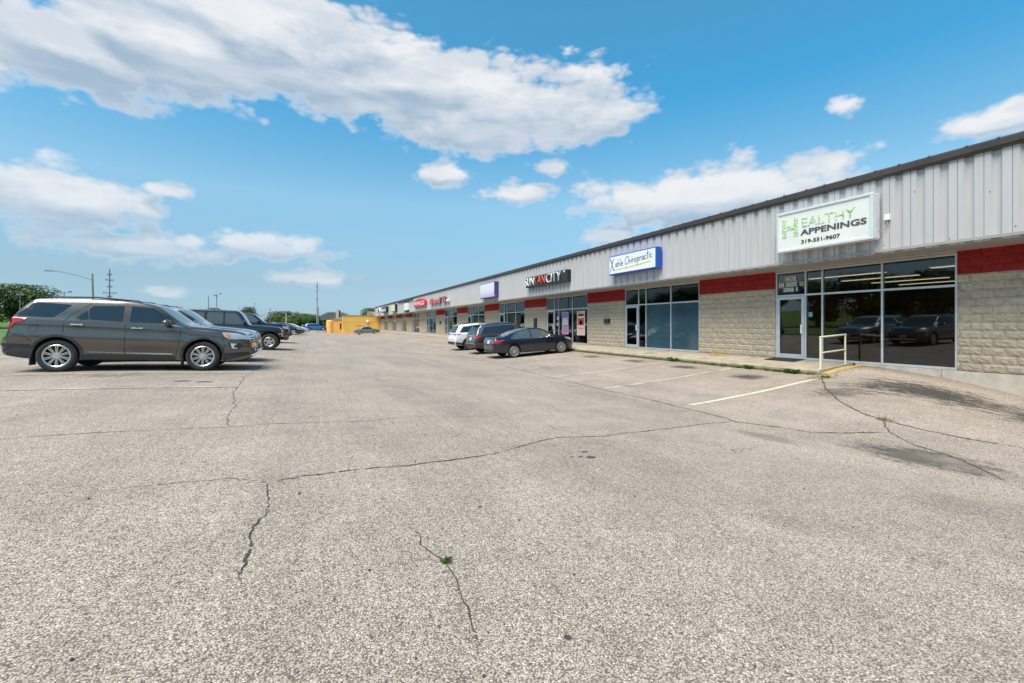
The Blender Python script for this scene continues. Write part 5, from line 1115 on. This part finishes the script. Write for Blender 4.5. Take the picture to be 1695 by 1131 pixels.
sedan('parked_sedan', 'small black sedan, first of the far cars in the left row', -4.55, 61.9, P_BLACK, 7, M_HUB, None, True); sedan('parked_sedan', 'dark grey sedan just beyond the small black one', -4.35, 64.8, P_DGREY, 7, M_HUB, None, True); sedan('parked_sedan', 'silver sedan second from the far end of the left row', -4.2, 69.6, P_SILV, 7, M_HUB, None, True); sedan('parked_sedan', 'white sedan at the far end of the left row', -3.9, 75.2, P_WHITE, 7, M_HUB, None, True)
sedan('parked_sedan', 'pewter sedan parked in front of the yellow wall', 8.9, 92.3, P_SILVER, 7, M_HUB, None, True)
loc, tl = place(MSUV, -.1, 112.2); c = Car(MSUV, 'parked_suv', 'bright blue SUV parked side-on at the far end of the lot', (-.1, 112.2, -.28), 0, P_BLUE, 0)
c.proj('side_window', poly2([(-.55,1.22),(-.28,1.58),(1.7,1.58),(2.25,1.17)], .1, 1, .05), M_CARGLASS, 'y', .006); c.proj('windscreen', poly2([(1.85,-.56),(1.85,.56),(2.36,.70),(2.36,-.70)], .1, 1, .05), M_CARGLASS_L, 't', .004); c.arches(.05); c.proj('sill_cladding', poly2([(.46,.31),(2.44,.30),(2.40,.42),(.5,.43)], .12, 0), M_CLAD, 'y', .006); c.proj('tail_lamp', poly2([(-.90,.97),(-.86,1.10),(-.56,1.11),(-.62,1.0)], .05, 0), M_TAIL, 'y', .010); c.wheels(7, style='s', rm=M_RIM, lo=True)
# ---- square off-road car
JP = dict(cat='off-road car', wb=2.95, R=.405, rim=.225, arch=.47, hwmax=.79, crease=.002,
  top=[(-.76,.62),(-.755,1.1),(-.74,1.5),(-.66,1.79),(-.5,1.835),(-.2,1.85),(1.35,1.85),(1.55,1.83),(1.64,1.77),(2.0,1.24),(2.06,1.19),(2.6,1.17),(3.2,1.125),(3.40,1.07),(3.46,.95),(3.48,.6)],
  bot=[(-.76,.52),(-.4,.48),(2.5,.46),(3.2,.52),(3.48,.55)], belt=[(-.76,1.17),(1.9,1.17),(2.1,1.12),(3.2,1.06),(3.48,.9)],
  hw=[(-.76,.74),(-.7,.785),(0,.79),(2.,.785),(2.4,.75),(3.,.68),(3.40,.62),(3.48,.58)], tw=[(-.76,.66),(-.6,.68),(1.5,.67),(1.7,.69),(2.0,.70),(2.5,.64),(3.1,.58),(3.40,.53),(3.48,.5)])
loc, tl = place(JP, -4.75, 25.85); c = Car(JP, 'off_road_car', 'square black off-road car with flared wings in the left row', loc, 0, P_BLACK, tl)
for p in ([(-.60,1.21),(-.55,1.70),(.22,1.73),(.22,1.20)], [(.34,1.20),(.34,1.73),(.98,1.73),(.98,1.20)], [(1.06,1.20),(1.06,1.73),(1.50,1.72),(1.84,1.24),(1.84,1.20)]): c.proj('side_window', poly2(p, .08, 1, .06), M_CARGLASS_L, 'y', .006)
c.proj('windscreen', poly2([(1.67,-.58),(1.67,.58),(1.97,.62),(1.97,-.62)], .08, 1, .05), M_CARGLASS_L, 't', .006)
c.seams([[(.28,1.75),(.28,.60)], [(1.02,1.75),(1.02,.60)], [(1.96,1.18),(1.96,.60)], [(.45,.58),(1.96,.57)], [(2.08,1.10),(3.36,1.03)]])
for x in (.42, 1.15): c.handle(x, 1.07, .16, M_BLACK)
c.mirror(1.90, 1.28, M_BLACK)
for ax in (0, 2.95):          # flat flares standing out from the body
    for sd in (1, -1):
        yi = sd*(.60 if ax > 1 else .72); m = MB(); pts = [(-.60, .36), (-.52, .66), (-.36, .91), (.36, .93), (.52, .80), (.60, .60)]; 
        if ax > 1: pts = [(-.62, .40), (-.50, .80), (-.36, .97), (.30, .99), (.47, .88), (.55, .66)]
        for (a, b), (a2, b2) in zip(pts, pts[1:]):
            v = [(ax+a, yi, b), (ax+a2, yi, b2), (ax+a2, sd*.95, b2-.02), (ax+a, sd*.95, b-.02)]; m.add(v+[(x, y_, z-.05) for x, y_, z in v], [(0,1,2,3),(7,6,5,4),(3,2,6,7),(0,4,5,1),(0,3,7,4),(1,5,6,2)])
        o = m.obj('wing_flare', M_CLAD if ax < 1 else P_BLACK, c.root); bm = bmesh.new(); bm.from_mesh(o.data); bmesh.ops.recalc_face_normals(bm, faces=bm.faces); bm.to_mesh(o.data); bm.free()
        MB().bbox(ax+(.40 if ax > 1 else -.62), ax+(.52 if ax > 1 else -.54), min(sd*.80, sd*.945), max(sd*.80, sd*.945), .76, .84, .02).obj('turn_signal' if ax > 1 else 'reflector', M_AMBER if ax > 1 else M_TAIL, c.root)
MB().bbox(3.54, 3.74, -.80, .80, .50, .70, .05).obj('front_bumper', M_CLAD, c.root); MB().bbox(-.95, -.80, -.78, .78, .5, .68, .04).obj('rear_bumper', M_CLAD, c.root); MB().box(3.3, 3.6, -.4, .4, .5, .62).obj('bumper_mount', M_LINER, c.root)
for i in range(7): c.proj('grille_slot', poly2([(-.315+i*.09,.72),(-.255+i*.09,.72),(-.255+i*.09,1.0),(-.315+i*.09,1.0)], .1, 1, .15), M_LINER, 'f', .006)
for i in range(8): c.proj('grille_bar', rib2([(-.33+i*.09,.70),(-.33+i*.09,1.02)], .026), M_CHROME, 'f', .012)
for sd in (1, -1): c.proj('head_lamp', ring2((sd*.46, .90), .0, .085, 0, 360, 20), M_HEAD, 'f', .02)
MB().box(-1.0, -.78, -.3, .3, .75, 1.35).obj('spare_wheel_carrier', M_LINER, c.root); JP['hwmax'] = .95; c.wheels(5, style='w'); JP['hwmax'] = .79
# ---- pickup
PK = dict(cat='pickup', wb=3.68, R=.405, rim=.25, arch=.46, hwmax=.99, crease=.01,
  top=[(-1.25,.6),(-1.235,1.28),(-1.2,1.36),(.92,1.365),(.98,1.45),(1.12,1.84),(1.25,1.92),(1.6,1.945),(2.2,1.94),(2.5,1.88),(3.12,1.40),(3.25,1.34),(3.8,1.31),(4.3,1.26),(4.54,1.18),(4.62,1.02),(4.66,.7),(4.67,.5)],
  bot=[(-1.25,.5),(0,.42),(3.,.38),(4.3,.40),(4.67,.44)], belt=[(-1.25,1.32),(1.,1.30),(3.,1.29),(3.3,1.24),(4.2,1.16),(4.67,.95)],
  hw=[(-1.25,.93),(-1.1,.97),(0,.99),(3.,.99),(4.,.985),(4.4,.95),(4.6,.86),(4.67,.76)], tw=[(-1.25,.88),(.8,.90),(1.05,.72),(1.5,.71),(2.3,.72),(2.7,.78),(3.2,.87),(3.8,.88),(4.4,.84),(4.67,.66)])
loc, tl = place(PK, -5.95, 35.2); c = Car(PK, 'pickup_truck', 'tall navy pickup truck parked beyond the black off-road car', loc, 0, P_NAVY, tl)
for p in ([(1.18,1.34),(1.26,1.80),(1.82,1.84),(1.82,1.33)], [(1.92,1.33),(1.92,1.84),(2.38,1.81),(2.72,1.58),(2.95,1.34)]): c.proj('side_window', poly2(p, .08, 1, .06), M_CARGLASS_L, 'y', .006)
c.proj('windscreen', poly2([(2.56,-.62),(2.56,.62),(3.08,.78),(3.08,-.78)], .08, 1, .06), M_CARGLASS_L, 't', .004); c.seams([[(1.06,1.3),(1.06,.55)], [(1.87,1.86),(1.87,.5)], [(3.05,1.30),(3.05,.5)]]); c.mirror(2.86, 1.40, M_BLACK); c.arches(.05, P_NAVY)
c.proj('head_lamp', poly2([(4.22,1.13),(4.58,1.10),(4.60,.94),(4.34,.98)], .05, 1, .06), M_HEAD, 'y', .008); c.proj('turn_signal', poly2([(4.22,1.12),(4.36,1.11),(4.38,.99),(4.30,1.0)], .05, 0), M_AMBER, 'y', .012); c.proj('grille', poly2([(-.58,.78),(.58,.78),(.58,1.10),(-.58,1.10)], .1, 0), M_CHROME, 'f', .006)
MB().bbox(4.50, 4.80, -.93, .93, .48, .74, .06).obj('front_bumper', M_CLAD, c.root); c.wheels(6, style='s')
# ------------------------------------------------------------------ render settings
scene.render.engine = 'CYCLES'; scene.cycles.max_bounces = 8; scene.cycles.transparent_max_bounces = 12; scene.cycles.caustics_reflective = False; scene.cycles.caustics_refractive = False
